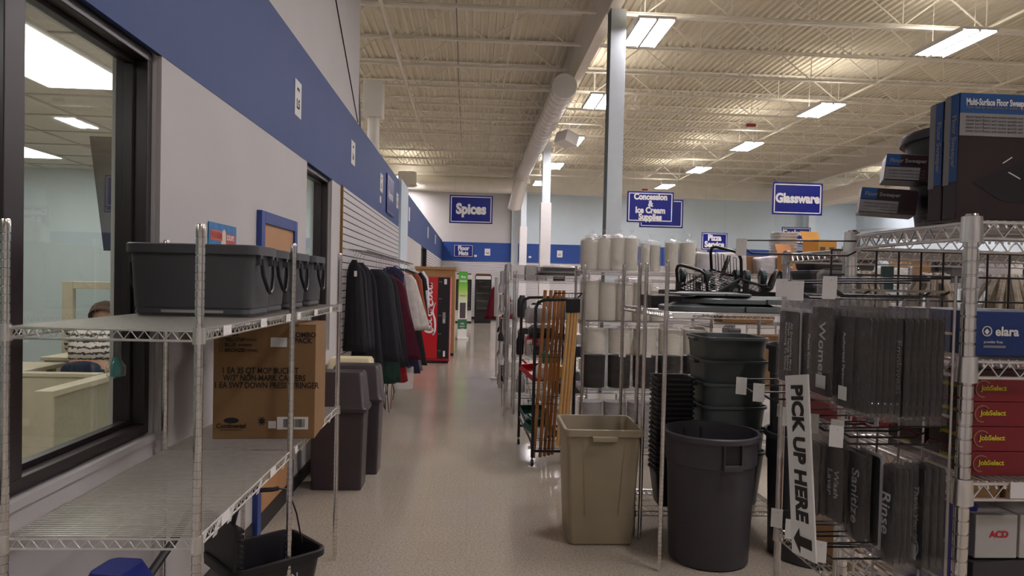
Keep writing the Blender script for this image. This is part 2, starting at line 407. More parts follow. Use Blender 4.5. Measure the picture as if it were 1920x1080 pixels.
for y, nm, clad in ((11.0, 'nearest tall pale blue column with dark edge', 0), (21.3, 'middle pale column with boxed lower half', 1), (30.6, 'farthest slim pale column by the long duct', 1)):
    o = struct('column', MB().box(-.12, -.12, 0, .12, .12, 6.02), COLM, nm, loc=(2.2, y, 0), bevel=.004)
    MB().box(-.128, -.125, 0, -.1201, .125, 6.02).build('column_side', COLD if not clad else COLM, o)  # dark strip paints the unlit side's shade onto the nearest column
    if clad: MB().box(-.16, -.16, 0, .16, .16, 4.15).build('column_cladding', WHITE, o, bevel=.006)
o = struct('column', MB().box(-.15, -.15, 0, .15, .15, 6.0), COLM, 'pale column behind the cookware sign', loc=(15.5, 31.4, 0))
o = struct('column', MB().box(-.15, -.15, 0, .15, .15, 6.0), COLM, 'pale column between the duct end and far wall', loc=(1.9, 31.75, 0))

d = thing('ventilation_duct', 'long round silver duct hanging beside the girder, capped at its near end', 'duct', (1.82, 14.4, 5.78))
m = MB(); pr = []
for i in range(61):
    y = 12.1*i/60; pr.append((y, .25))
m.loft([[(r*math.cos(2*PI*j/28), y, r*math.sin(2*PI*j/28)) for j in range(28)] for y, r in pr], True)
m.build('duct_run', DUCT, d, smooth=True)
for i in range(30):
    y = .2+.4*i
    MB().path([(.253*math.cos(2*PI*j/24), y, .253*math.sin(2*PI*j/24)) for j in range(24)], .006, 4, closed=True).build('duct_seam', DUCT, d, smooth=True)
MB().loft([[(.256*math.cos(2*PI*j/28), y, .256*math.sin(2*PI*j/28)) for j in range(28)] for y in (-.012, .05)], True, True, False).build('end_cap', WHITE, d)
for yy in (2, 6, 10): MB().tube((0, yy, .25), (0, yy, .95), .008).build('hanger_rod', JOIST, d)
m = MB(); m.loft([[(-.3, y, -.3), (.3, y, -.3), (.3, y, .3), (-.3, y, .3)] for y in (12.1, 12.18)], True, True, True)
m.build('flange', DUCT, d)
m = MB(); rs = []
for i in range(8):
    a = i/7; c = Vector((0-.25*a, 12.18+.35*a, -.05-1.15*a)); r = .26
    rs.append([(c.x+r*math.cos(2*PI*j/20), c.y+r*math.sin(2*PI*j/20)*.8, c.z+r*.5*math.sin(2*PI*j/20)) for j in range(20)])
m.loft(rs, True, False, True); m.build('elbow_outlet', DUCT, d, smooth=True)
m = MB(); m.box(-.2, -.25, -.15, .2, .25, .15, Matrix.Rotation(.5, 4, 'Z')@Matrix.Rotation(.3, 4, 'Y'))
tag(m.build('sensor_box', WHITE, None, (2.4, 18.3, 5.5)), 'pale square box beside the silver duct', 'box')
d = thing('ventilation_duct', 'thick cream round duct running crosswise before the far wall', 'duct', (-8, 29.3, 5.75))
MB().loft([[(x, .33*math.cos(2*PI*j/24), .33*math.sin(2*PI*j/24)) for j in range(24)] for x in (0, 9.6)], True, True, True).build('duct_run', JOIST, d, smooth=True)
MB().loft([[(x, .35*math.cos(2*PI*j/24), .35*math.sin(2*PI*j/24)) for j in range(24)] for x in (5.0, 5.1)], True, True, True).build('joint_ring', JOIST, d, smooth=True)
d = thing('ventilation_duct', 'long pale rectangular duct under the right girder', 'duct', (13.4, 9, 4.95))
for yy in (1, 8, 15, 20): MB().tube((0, yy, .45), (.25, yy, 1.09), .012).build('hanger_rod', JOIST, d)
MB().box(-.35, 0, 0, .35, 21, .45).build('duct_run', GIRD, d, bevel=.01)
for yy in (6.5, 12): MB().box(-.42, yy, .05, -.351, yy+.5, .3).build('outlet_grille', mat('grille_grey', 'a7a49c', .5), d)
d = thing('ceiling_vent_pipe', 'cream vertical vent pipe with square head above the left wall', 'duct', (-1.72, 12.0, 3.58))
MB().lathe([(.10, 0), (.10, .9)], 18).build('pipe', JOIST, d, smooth=True); MB().box(-.16, -.16, .86, .16, .16, 1.45).build('pipe_head', JOIST, d, bevel=.01)
d = thing('ceiling_fan_vent', 'round cream exhaust hood with dark mouth far left', 'vent', (-2.6, 27.5, 5.35))
MB().lathe([(.42, 0), (.36, .1), (.36, .55)], 20, cap1=True).build('hood', JOIST, d, smooth=True); MB().lathe([(.34, .02), (.001, .02)], 20).build('dark_mouth', BLACKM, d)
PIPE = mat('pipe_paint', 'e2dccf', .5)
tag(MB().path([(-1.52, 8.7, 6.08), (-1.6, 28.5, 6.08), (1.4, 28.6, 6.05)], .035, 8).build('sprinkler_pipe', PIPE, smooth=True), 'pale sprinkler pipe running down the ceiling left of centre, turning right far away', 'pipe')
tag(MB().path([(0.7, 6, 6.4), (.6, 30, 6.4)], .02, 6).build('sprinkler_pipe', PIPE, smooth=True), 'thin pale pipe just left of the long silver duct', 'pipe')
tag(MB().path([(-1.395, 3.6, 6.2), (-1.39, 5.6, 5.3), (-1.395, 8.45, 3.58)], .006, 5).build('wall_cable', BLACKM), 'thin dark cable slanting down the upper left wall', 'cable')
tag(MB().path([(-1.5, 9.2, 6.7), (-1.58, 9.2, 6.2), (-1.55, 9.2, 5.0), (-1.5, 9.3, 3.58)], .012, 5).build('wall_cable', mat('grey_cable', '6a6470', .5)), 'grey cable dropping from the ceiling behind the left wall top', 'cable')
tag(MB().path([(-.35, 9, 6.76), (-.4, 16, 6.3), (-.45, 24, 6.3)], .01, 5).build('ceiling_cable', mat('grey_cable', '6a6470', .5)), 'dark cable draped along the ceiling joists', 'cable')
for x, y, lab in ((7.0, 17.5, 'small red horn hanging from the ceiling above the right aisles'), (7.4, 30, 'tiny red horn near the far wall ceiling')):
    s = thing('ceiling_sprinkler', lab, 'alarm', (x, y, 5.85))
    MB().box(-.12, -.04, -.04, .12, .04, .04).build('body', mat('alarm_red', '8e1a22', .4), s, bevel=.01); MB().tube((0, 0, .04), (0, 0, .35), .006).build('drop_rod', JOIST, s)

# high bay lights
LAMP = mat('lamp_tube_glow', 'ffffff', .5, var=0, emit='fff6fb', estr=23*LIGHT_GAIN)
LH = 5.75
proto = thing('high_bay_light', '', 'light', (0, 0, LH), group='high bay lights')
m = MB()
for sx in (-.145, .145): m.box(sx-.115, -.6, .0, sx+.115, .6, .004)
m.build('lamp_tubes', LAMP, proto)
m = MB().box(-.29, -.62, .008, -.05, .62, .05).box(.05, -.62, .008, .29, .62, .05).box(-.05, -.62, .008, .05, -.5, .05).box(-.05, .5, .008, .05, .62, .05)
m.box(-.28, -.62, -.02, -.268, .62, .008).box(.268, -.62, -.02, .28, .62, .008).box(-.02, -.62, -.02, .02, .62, .008)
m.build('housing', WHITE, proto)
m = MB()
for sx in (-.17, .17): m.box(sx-.1, -.58, .052, sx+.1, .58, .056)
m.build('added_uplight_strip', mat('added_uplight_glow', 'ffffff', .5, var=0, emit='fff3e2', estr=3.0*LIGHT_GAIN), proto)  # glowing strips added on top of the housings to brighten the ceiling
for yy in (-.5, .5): MB().tube((0, yy, .05), (0, yy, 1.03), .004, 4).build('hanger_wire', JOIST, proto)
LG = [(2.72, 11.15, 'twin tube high bay light right of the nearest column top'), (2.72, 15.45, 'twin tube high bay light half hidden behind the nearest column'), (2.74, 19.8, 'twin tube high bay light just left of the nearest column'),
      (2.74, 24.1, 'small far twin light beside the middle column'), (2.7, 28.4, 'farthest twin light of the row beside the columns'),
      (7.7, 11.0, 'largest twin tube high bay light at upper right'), (7.75, 15.45, 'second largest twin light of the right row'), (7.75, 19.7, 'third twin light from the front of the right row'),
      (7.75, 23.95, 'fourth twin light from the front of the right row'), (7.75, 28.2, 'farthest twin light of the right row, above the concession sign'),
      (16.6, 11.0, 'nearest added unseen twin light beyond the right girder, hidden by the boxes'), (16.6, 15.4, 'second added unseen twin light beyond the right girder'), (16.6, 19.7, 'third added unseen twin light beyond the right girder'), (16.6, 24, 'fourth added unseen twin light beyond the right girder'), (16.6, 28.2, 'farthest added unseen twin light beyond the right girder'),  # row added out of view to brighten the far right walls
      (-2.75, 28.2, 'lower light glowing beyond the left wall top'), (-2.9, 30.9, 'second light glowing far behind the left wall top'),
      (-5.2, 11.1, 'added unseen twin light over the office roof, hidden behind the upper left wall'), (-5.2, 15.4, 'second added twin light hidden behind the upper left wall'), (-5.2, 19.8, 'third added twin light hidden behind the upper left wall'), (-5.2, 24.1, 'fourth added twin light hidden behind the upper left wall'),  # row added behind the wall to brighten the left ceiling
      (2.72, 2.6, 'unseen twin tube high bay light overhead right of the camera'), (7.7, 6.7, 'unseen twin tube high bay light overhead to the right'), (7.7, 2.4, 'unseen twin tube high bay light overhead far right'), (2.72, -2.0, 'unseen twin tube high bay light behind the camera'), (2.72, 6.85, 'unseen twin tube high bay light over the broom rack')]  # fixture rows carried on out of view to light the foreground
for i, (x, y, lab) in enumerate(LG):
    o = proto if i == 0 else dup(proto)
    o.location = (x, y, LH); o['label'] = lab

# ------------------------------------------------------------------ signs
def hang_sign(label, x0, x1, z0, z1, y, lines, size, m=SIGNBLUE, wires=True, sp=None, ztop=6.79):
    W, H = x1-x0, z1-z0
    t = thing('hanging_sign' if wires else 'wall_sign', label, 'sign', ((x0+x1)/2, y, z0))
    MB().box(-W/2, -.012, 0, W/2, .012, H).build('board', m, t)
    b = MB(); k = .028*W/.93; e = .02; c = -.0135
    for q in ((-W/2+k, k, W/2-k, k+e*W), (-W/2+k, H-k-e*W, W/2-k, H-k), (-W/2+k, k, -W/2+k+e*W, H-k), (W/2-k-e*W, k, W/2-k, H-k)): b.box(q[0], c, q[1], q[2], -.0121, q[3])
    b.build('white_border', PAPER, t)
    n = len(lines); sp = sp or H/(n+.6)
    for i, s in enumerate(lines):
        text(s, size if not isinstance(size, (list, tuple)) else size[i], PAPER, t, (0, -.014, H/2+(n-1)/2*sp-i*sp), FRONT, 'sign_lettering', bold=.05, sx=.86)
    if wires:
        for sx in (-W*.38, W*.38): MB().tube((sx, 0, H), (sx, 0, ztop-z0), .0015, 4).build('hanging_wire', ZINC, t)
    return t
hang_sign('blue hanging sign reading Spices above the left aisle', -.51, .41, 2.95, 3.55, 15.0, ['Spices'], .30)
hang_sign('blue hanging sign reading Concession and Ice Cream Supplies', 3.03, 3.96, 2.96, 3.57, 13.7, ['Concession', '&', 'Ice Cream', 'Supplies'], .165)
hang_sign('blue hanging sign mostly hidden behind the concession sign', 3.50, 4.43, 2.94, 3.54, 14.6, [''], .1)
hang_sign('blue hanging sign reading Glassware near the right', 5.57, 6.53, 3.10, 3.70, 12.8, ['Glassware'], .235)
hang_sign('blue hanging sign reading Pizza Service behind the black wire carts', 8.30, 9.25, 3.06, 3.68, 25, ['Pizza', 'Service'], .29)
hang_sign('blue hanging sign reading Cookware and Pans', 10.15, 11.12, 3.12, 3.74, 22.5, ['Cookware', '& Pans'], .25)
s = hang_sign('blue wall sign reading Floor Mats on the far wall band', -.86, .03, 2.80, 3.38, 31.93, ['Floor', 'Mats'], .27, wires=False)
def aisle_tag(name, loc, w, h, rot, s, label, top='AISLE'):
    t = thing(name, label, 'label', loc, rot=rot)
    MB().box(-w/2, -.002, -h/2, w/2, 0, h/2).build('card', PAPER, t)
    if s:
        text(s, h*.36, INK, t, (0, -.003, -h*.16), FRONT, 'code', bold=.03)
        text(top, h*.13, INK, t, (0, -.003, h*.26), FRONT, 'caption')
    return t
for y, z, w, h, s, lab in ((5.62, 3.12, .2, .28, 'L5', 'white aisle card L5 on the blue band, nearest'), (8.17, 3.16, .26, .27, 'L4', 'white aisle card L4 on the blue band'), (10.7, 3.17, .3, .27, 'L3', 'white aisle card on the blue band before the framed sign'),
                         (12.95, 3.16, .3, .27, 'L2', 'white aisle card just before the pale pilaster'), (15.4, 3.15, .3, .30, '', 'white aisle card just beyond the pale pilaster'), (21.9, 3.2, .4, .34, '', 'white card on the band above the dark doorway'), (26.3, 3.25, .5, .34, '', 'farthest white card on the left blue band')):
    aisle_tag('aisle_card', (WX+.0035, y, z), w, h, (0, 0, PI/2), s, lab)
tag(MB().box(0, -.07, 0, .004, .07, .1).build('price_card', PAPER, None, (WX+.003, 10.6, 2.86)), 'small white card under an aisle card on the blue band', 'label')
t = thing('wall_sign', 'dark framed sign high on the left wall band', 'sign', (WX+.003, 11.75, 2.79), rz=PI/2)
MB().box(-.48, -.02, 0, .48, 0, .62).build('board', SIGNBLUE, t); MB().box(-.44, -.022, .03, .44, -.0201, .045).box(-.44, -.022, .575, .44, -.0201, .59).box(-.44, -.022, .03, -.425, -.0201, .59).box(.425, -.022, .03, .44, -.0201, .59).build('silver_border', ZINC, t)
text('Aprons', .2, PAPER, t, (0, -.022, .31), FRONT, 'sign_lettering', bold=.03)
for x, s, lab in ((.68, 'K8', 'white aisle card K8 on the far blue band'), (4.0, 'K7', 'white aisle card K7 on the far blue band')): aisle_tag('aisle_card', (x, 31.95, 3.06), .25, .31, (0, 0, 0), s, lab)
for x, z, lab in ((.14, 2.83, 'tiny white card beside the floor mats sign'), (2.63, 2.84, 'tiny white card between the two far columns')): tag(MB().box(-.06, -.004, 0, .06, 0, .09).build('price_card', PAPER, None, (x, 31.954, z)), lab, 'label')

# poster and blue framed door on the left wall
t = thing('food_poster', 'small colourful blue food poster on the wall above the grey pails', 'poster', (WX+.004, 4.0, 1.72), rz=PI/2)
MB().box(-.215, -.003, 0, .215, 0, .285).build('sheet', mat('poster_blue', '2477b4', .3, var=.35, scale=14), t)
random.seed(3)
for i, (a, b, c, dd, col, nm) in enumerate(((-.19, .19, -.02, .245, 'd96a4a', 'orange_block'), (.04, .17, .19, .235, 'c94a3c', 'red_block'), (-.04, .02, .06, .26, 'e7dcc8', 'cone_shape'), (-.14, .03, -.06, .12, 'e8e3e6', 'white_blob'), (.06, .02, .15, .1, 'e6d0c8', 'pink_blob'))):
    m = MB(); m.prism([(a+(c-a)*.5*(1+math.cos(q*PI/6)), b+(dd-b)*.5*(1+math.sin(q*PI/6))) for q in range(12)], 0, .001, Matrix.Rotation(PI/2, 4, 'X')) if i > 1 else m.box(a, -.001, b, c, 0, dd)
    m.build(nm, mat('poster_'+nm, col, .4), t, (0, -.0032, 0))
text('WARM', .05, mat('poster_red', 'b52a2a', .4), t, (-.105, -.0045, .217), FRONT, 'poster_lettering', bold=.03); text('SOUPS', .04, PAPER, t, (.11, -.0045, .212), FRONT, 'poster_lettering', bold=.03)
dr = struct('door_1', MB().box(WX, 4.62, 0, WX+.035, 4.70, 2.15).box(WX, 5.47, 0, WX+.035, 5.55, 2.15).box(WX, 4.70, 2.07, WX+.035, 5.47, 2.15), mat('door_frame_blue', '27428a', .4), 'wooden door in a blue frame on the left wall', bevel=.003)
MB().box(WX, 4.70, .13, WX+.02, 5.47, 2.07).build('door_leaf', WOOD, dr); MB().box(WX, 4.70, 0, WX+.022, 5.47, .13).build('kick_strip', BLACKP, dr)

# ------------------------------------------------------------------ chrome wire shelving
def wire_shelf(W, D, along='X', pitch=.0165, wr=.0029, n=4, collar=.024):
    """origin at the centre of the first post; W along X, D along Y; top surface at z=0"""
    m = MB(); g = .03
    L = D if along == 'X' else W
    k = int(L/pitch); ext = .0
    for i in range(1, k):
        a = i*L/k
        if along == 'X': m.path([(0, a, -.016), (.004, a, -.003), (W-.004, a, -.003), (W, a, -.016)], wr, n, cap=False)
        else: m.path([(a, 0, -.016), (a, .004, -.003), (a, D-.004, -.003), (a, D, -.016)], wr, n, cap=False)
    for q in (.25, .5, .75):
        if along == 'X': m.tube((W*q, 0, -.008), (W*q, D, -.008), .003, 4, cap=False)
        else: m.tube((0, D*q, -.008), (W, D*q, -.008), .003, 4, cap=False)
    for (a, b, L2) in (((0, 0), (1, 0), W), ((0, D), (1, 0), W), ((0, 0), (0, 1), D), ((W, 0), (0, 1), D)):
        P = lambda s, z: (a[0]+b[0]*s, a[1]+b[1]*s, z)
        m.tube(P(.01, -.006), P(L2-.01, -.006), .0036, 6, cap=False); m.tube(P(.01, -.036), P(L2-.01, -.036), .0036, 6, cap=False)
        kk = max(2, int(L2/.042)); pts = [P(.02+(L2-.04)*i/(2*kk), -.008 if i % 2 else -.034) for i in range(2*kk+1)]
        m.path(pts, .0022, 4, cap=False)
    for cx, cy in ((0, 0), (W, 0), (0, D), (W, D)): m.lathe([(.0175, .004), (.0195, -.044)], 12, (cx, cy), True, True)
    return m
def post(H, fine=True, r=.0135, nn=12):
    m = MB(); pr = [(r*.6, 0), (r*.6, .02), (r, .021)]
    if fine:
        z = .05
        while z < H-.03: pr += [(r, z-.002), (r-.0022, z-.0012), (r-.0022, z+.0012), (r, z+.002)]; z += .0254
    pr += [(r, H-.006), (r*.8, H)]
    return m.lathe(pr, nn, cap0=True, cap1=True)
def shelving(label, x, y, W, D, levels, H, posts, sections=1, along='X', axis='Y', m=CHROME, fine=True, tags=None, rz=0, lab='shelf'):
    t = thing('wire_shelving_unit', label, 'shelving', (x, y, 0), rz)
    pm = None
    for px, py in posts:
        if pm is None: pm = post(H, fine).build('post', m, t, (px, py, 0), smooth=True); 
        else:
            o = pm.copy(); COL.objects.link(o); o.location = (px, py, 0)
    for z in levels:
        for s in range(sections):
            off = (0, s*(D/sections), z) if axis == 'Y' else (s*(W/sections), 0, z)
            w_, d_ = (W, D/sections) if axis == 'Y' else (W/sections, D)
            if z == levels[0] and s == 0: sm = wire_shelf(w_, d_, along).build('wire_shelf', CHROMEW if m is CHROME else m, t, off, smooth=True, ang=.9)
            else:
                o = sm.copy(); COL.objects.link(o); o.location = off
    return t
def shelf_tags(t, pts, rot, size=(.035, .03), m=PAPER, droop=.0):
    base = None
    for p in pts:
        if base is None: base = MB().box(-size[0]/2, -.001, -size[1], size[0]/2, .001, 0).build('price_tag', m, t, p, rot)
        else:
            o = base.copy(); COL.objects.link(o); o.location = p; o.rotation_euler = rot

sl = shelving('chrome wire shelving along the left wall holding grey pails and a brown carton', -1.352, 2.11, .552, 2.17, [.94, 1.56], 1.87,
              [(0, 0), (.552, 0), (0, 1.07), (.552, 1.07), (0, 2.17), (.552, 2.17)], sections=2)
shelf_tags(sl, [(.5577, a, -.002+1.56) for a in (.22, .62, .98, 1.16, 1.52, 1.9)], (0, 0, PI/2), (.075, .032))
shelf_tags(sl, [(.5577, a, .935) for a in (.05, .17, .30, .62, .98, 1.32, 1.62, 1.98)], (.25, 0, PI/2), (.035, .055))
shelf_tags(sl, [(.5577, a, .938) for a in (.23, .78, 1.14, 1.75)], (0, 0, PI/2), (.08, .032))

# grey pails
def pail(label, x, y, first=[None]):
    if first[0] is not None: return dup(first[0], (x, y, 1.562), label=label)
    t = thing('grey_utility_pail', label, 'pail', (x, y, 1.562), group=None)
    b = tub(.435, .262, .465, .285, .275, r=.035, lip=.014, lh=.035, bands=((.03, (-.004, 0)),)); b.build('body', GREYP, t, smooth=True, ang=.7)
    hb = MB()
    for sx in (1, -1):
        MB().path([(sx*.245, -.08, .225), (sx*.25, -.072, .16), (sx*.256, -.03, .105), (sx*.257, .0, .092), (sx*.256, .03, .105), (sx*.25, .072, .16), (sx*.245, .08, .225)], .0075, 6).build('handle', BLACKP, t, smooth=True)
        for yy in (-.08, .08): MB().box(min(sx*.225, sx*.247), yy-.012, .2, max(sx*.225, sx*.247), yy+.012, .245).build('handle_bracket', GREYP, t, bevel=.003)
    MB().box(-.11, -.132, .014, .12, -.1185, .024).build('foot_ridge', mat('pale_grey_plastic', 'b5b3b2', .4), t)
    first[0] = t; return t
pail('large grey utility pail nearest on the top shelf, its whole front showing', -1.06, 2.84)
pail('second grey pail on the top shelf, just behind the nearest one', -1.085, 3.15)
pail('third grey pail on the top shelf, behind the middle post', -1.085, 3.55)
pail('farthest grey pail on the top shelf, at the end by the clothes', -1.085, 3.94)

# cardboard carton
t = thing('cardboard_carton', 'large brown mop bucket carton reading COMBO PACK on the middle shelf', 'box', (-.975, 3.38, .945), rz=.065)
MB().box(-.235, 0, 0, .235, .34, .545).build('carton_body', CARD, t, bevel=.003)
MB().box(-.235, 0, .5451, .235, .168, .549).box(-.235, .172, .5451, .235, .34, .549).build('flaps', CARD, t)
F = FRONT; e = -.0012
for s, x, z, sz, bo, al in (('COMBO', .175, .498, .034, .03, 'CENTER'), ('PACK', .175, .47, .034, .03, 'CENTER'), ('335-37', -.165, .5, .036, .03, 'CENTER'), ('YELLOW', -.185, .472, .024, .03, 'LEFT'), ('BLUE', -.185, .447, .024, .03, 'LEFT'), ('BRONZE', -.185, .422, .024, .03, 'LEFT'),
                        ('1 EA 35 QT MOP BUCKET', -.02, .325, .040, .02, 'CENTER'), ('W/3" NON-MARK CASTERS', 0, .290, .040, .02, 'CENTER'), ('1 EA SW7 DOWN PRESS WRINGER', .01, .255, .040, .02, 'CENTER'), ('Continental', -.15, .062, .030, .03, 'CENTER'), ('COMMERCIAL PRODUCTS', -.15, .043, .009, .0, 'CENTER')):
    text(s, sz, INK, t, (x, e, z), F, 'printed_line', bold=bo, align=al, ext=.0004, sx=.78 if 'EA' in s or 'W/' in s else .95)
for z in (.472, .447, .422): text('(FF000000)', .014, INK, t, (-.105 if z > .46 else -.125 if z > .44 else -.1, e, z), F, 'printed_code', align='LEFT', ext=.0004)
m = MB()
for z in (.472, .447, .422):
    for q in ((-.208, z-.008, -.192, z-.0065), (-.208, z+.0065, -.192, z+.008), (-.208, z-.008, -.2065, z+.008), (-.1935, z-.008, -.192, z+.008)): m.box(q[0], -.001, q[1], q[2], -.0002, q[3])
m.build('tick_boxes', INK, t)
m = MB(); m.prism([(-.15+.035*math.cos(a*PI/10), .088+.014*math.sin(a*PI/10)) for a in range(20)], 0, .0008, Matrix.Rotation(PI/2, 4, 'X')); m.build('oval_emblem', INK, t)
m = MB(); m.add([(-.01+.022*math.cos(a)*(1 if i % 2 else .45), -.001, .085+.026*math.sin(a)*(1 if i % 2 else .45)) for i, a in enumerate([k*PI/8 for k in range(16)])], [tuple(range(16))]); m.build('hand_mark', INK, t)
MB().box(.02, -.0016, .05, .055, -.0002, .085).build('small_label', PAPER, t)
lb = MB().box(.06, -.0016, .045, .205, -.0002, .105).build('barcode_label', PAPER, t)
m = MB(); xx = .09
while xx < .19: wd = R.choice((.001, .002, .003)); m.box(xx, -.0022, .055, xx+wd, -.0017, .095); xx += wd+R.choice((.0015, .003))
m.build('bars', INK, lb)
MB().box(.025, -.0016, .44, .1, -.0002, .485).build('shipping_label', PAPER, t)

# mop bucket under the shelf
t = thing('mop_bucket', 'black plastic mop bucket with raised wringer under the shelving, marked CAUTION', 'bucket', (-.93, 3.27, 0), rz=.72)
tub(.30, .26, .42, .34, .40, r=.05, lip=.018, lh=.03).build('bucket_body', BLACKP, t, (0, 0, .06), smooth=True)
m = MB(); m.box(-.2, .02, .36, .0, .17, .5)
wm = MB()
for i in range(9): wm.box(-.20, -.15+.0*i, .42+.024*i, -.165, .15, .434+.024*i)
wm.box(-.215, -.16, .40, -.2, .16, .65).build('wringer', BLACKP, t)
MB().path([(-.2, -.1, .62), (-.18, -.1, .70), (-.10, -.05, .76), (.02, -.02, .735), (.05, -.02, .735)], .011, 8).build('wringer_handle', BLACKP, t, smooth=True)
MB().path([(.05, -.02, .735), (.10, -.02, .72), (.14, -.03, .60), (.16, -.05, .46)], .004, 6).build('hanging_cord', BLACKP, t, smooth=True)
for sx, sy in ((-.12, -.1), (.12, -.1), (-.12, .1), (.12, .1)):
    c = MB().tube((sx-.012, sy, .03), (sx+.012, sy, .03), .03, 14).build('caster', BLACKP, t); MB().box(sx-.016, sy-.01, .03, sx+.016, sy+.01, .062).build('caster_fork', ZINC, c)
text('CAUTION', .045, mat('pale_print', 'b9b7ba', .6), t, (-.02, -.165, .36), (PI/2-.15, 0, 0), 'caution_lettering', bold=.01)
text('CUIDADO', .02, mat('pale_print', 'b9b7ba', .6), t, (-.02, -.162, .325), (PI/2-.15, 0, 0), 'caution_lettering')
# blue wringer with long black lever beneath the near end of the shelf
t = thing('blue_wringer', 'blue plastic wringer with black lever under the near end of the shelf', 'wringer', (-1.17, 2.40, 0), rz=1.45)
BL = mat('bright_blue_plastic', '1a2c86', .35)
MB().loft([rr(.26, .17, .03, 0), rr(.28, .18, .03, .55), rr(.22, .16, .03, .66), rr(.14, .12, .03, .735)], True, True, True).build('wringer_body', BL, t, smooth=True)
MB().path([(.14, 0, .58), (.2, .0, .63), (.33, -.01, .70), (.52, -.02, .83)], .016, 8).build('lever', BLACKP, t, smooth=True)
MB().tube((.14, 0, .58), (.17, 0, .605), .017, 8).build('lever_joint', ZINC, t)

# ------------------------------------------------------------------ brown receptacles
def bin_brown(label, x, y, m, rz=0):
    t = thing('waste_receptacle', label, 'trash can', (x, y, 0), rz)
    MB().loft([rr(.40, .27, .02, 0), rr(.43, .29, .02, .66)], True, True, True).build('base', m, t, smooth=True)
    MB().loft([rr(.45, .31, .03, .635), rr(.475, .335, .03, .64), rr(.475, .335, .03, .665), rr(.445, .30, .03, .69), rr(.40, .25, .03, .93), rr(.37, .22, .03, .955)], True, True, True).build('lid', m, t, smooth=True)
    MB().box(-.10, -.173, .622, .0, -.146, .632).build('raised_emblem', mat('emblem_grey', '97908e', .4), t)
    return t
bin_brown('nearest dark brown waste receptacle with hooded lid beyond the shelving', -1.065, 5.83, BROWNP)
bin_brown('second dark brown waste receptacle, just behind the first', -1.0, 6.30, BROWNP)
bin_brown('cream waste receptacle with hooded lid, farthest of the three', -1.15, 6.85, CREAMP)

# beige square bin
t = thing('square_waste_bin', 'open beige square waste bin standing in the aisle centre', 'trash can', (.887, 4.73, 0), rz=-.015)
tub(.42, .42, .49, .49, .775, r=.03, lip=.018, lh=.045, t=.005, bands=()).build('bin_body', BEIGEP, t, smooth=True, ang=.6)
MB().loft([[(x, y, z) for x, z in ((-.085, .735), (.085, .735), (.08, .7), (-.08, .7))] for y in (-.262, -.292)], True, True, True).build('rim_handle', BEIGEP, t, bevel=.006)
m = MB()
for sx in (-1, 1): m.path([(sx*.14, -.2425, .72), (sx*.125, -.2365, .5), (sx*.11, -.224, .2)], .0025, 4)
m.build('panel_rib', BEIGEP, t)

def brute(label, x, y, h=.80, r0=.255, r1=.285, m=GREYD, rz=0, rot=None, z=0, name='round_trash_can'):
    t = thing(name, label, 'trash can', (x, y, z), rz, rot=rot)
    rtub(r0, r1, h, lip=.016, lh=.035, n=48, bands=((h*.76, (-.006, .006)),)).build('can_body', m, t, smooth=True, ang=.5)
    for k in (0, 1):
        M = Matrix.Rotation(PI*k, 4, 'Z'); a = r1-.012
        f = MB(); f.box(-.062, -a-.028, h-.165, -.052, -a+.02, h-.036, M).box(.052, -a-.028, h-.165, .062, -a+.02, h-.036, M).box(-.062, -a-.034, h-.19, .062, -a+.02, h-.155, M)
        f.build('can_handle', m, t, bevel=.004)
        MB().box(-.052, -a-.012, h-.155, .052, -a-.004, h-.036, M).build('handle_pocket', BLACKP, t)
    return t
brute('large open dark grey round trash can at the shelving corner', 1.535, 4.33, h=.815, r0=.245, r1=.285, rz=.12)
brute('dark grey round trash can in shadow behind the sign rack, lower of two', 2.25, 4.38, h=.80, r0=.28, r1=.31)
brute('dark grey round trash can nested on top of the shadowed one', 2.25, 4.38, h=.80, r0=.28, r1=.31, z=.56)

# nested slate tubs and black bins
tb = None
for i in range(6):
    z = .18+.16*i
    lab = ['lowest', 'second lowest', 'third lowest', 'third from top', 'second from top', 'topmost'][i]+' slate grey tub in the nested stack behind the round can'
    if tb is None:
        tb = thing('storage_tub', lab, 'tub', (1.865, 4.985, z), group='slate tubs in the nested stack')
        tub(.40, .40, .46, .48, .39, r=.09, lip=.014, lh=.02).build('tub_body', SLATE, tb, smooth=True)
        for sx in (-1, 1): MB().box(sx*.245-.02, -.06, .35, sx*.245+.02, .06, .372).build('grip', SLATE, tb, bevel=.004)
    else: dup(tb, (1.865+R.uniform(-.008, .008), 4.985, z), label=lab)
bb = None
ORD = ['lowest', 'second lowest', 'third lowest', 'fourth lowest', 'fifth lowest', 'sixth lowest', 'seventh lowest', 'eighth lowest', 'ninth lowest', 'tenth lowest']
for i in range(20):
    z = .18+.034*i; lab = 'black square wastebasket, %s in the nested stack' % (ORD[i] if i < 10 else 'topmost' if i == 19 else ORD[19-i].replace('lowest', 'from top'))
    if bb is None:
        bb = thing('black_wastebasket', lab, 'wastebasket', (1.425, 4.84, 0), group='black wastebaskets in the nested stack')
        tub(.19, .17, .255, .235, .26, r=.03, lip=.008, lh=.014, n=3).build('basket_body', BLACKP, bb, smooth=True); bb.location.z = z
    else: dup(bb, (1.425, 4.84, z), label=lab)

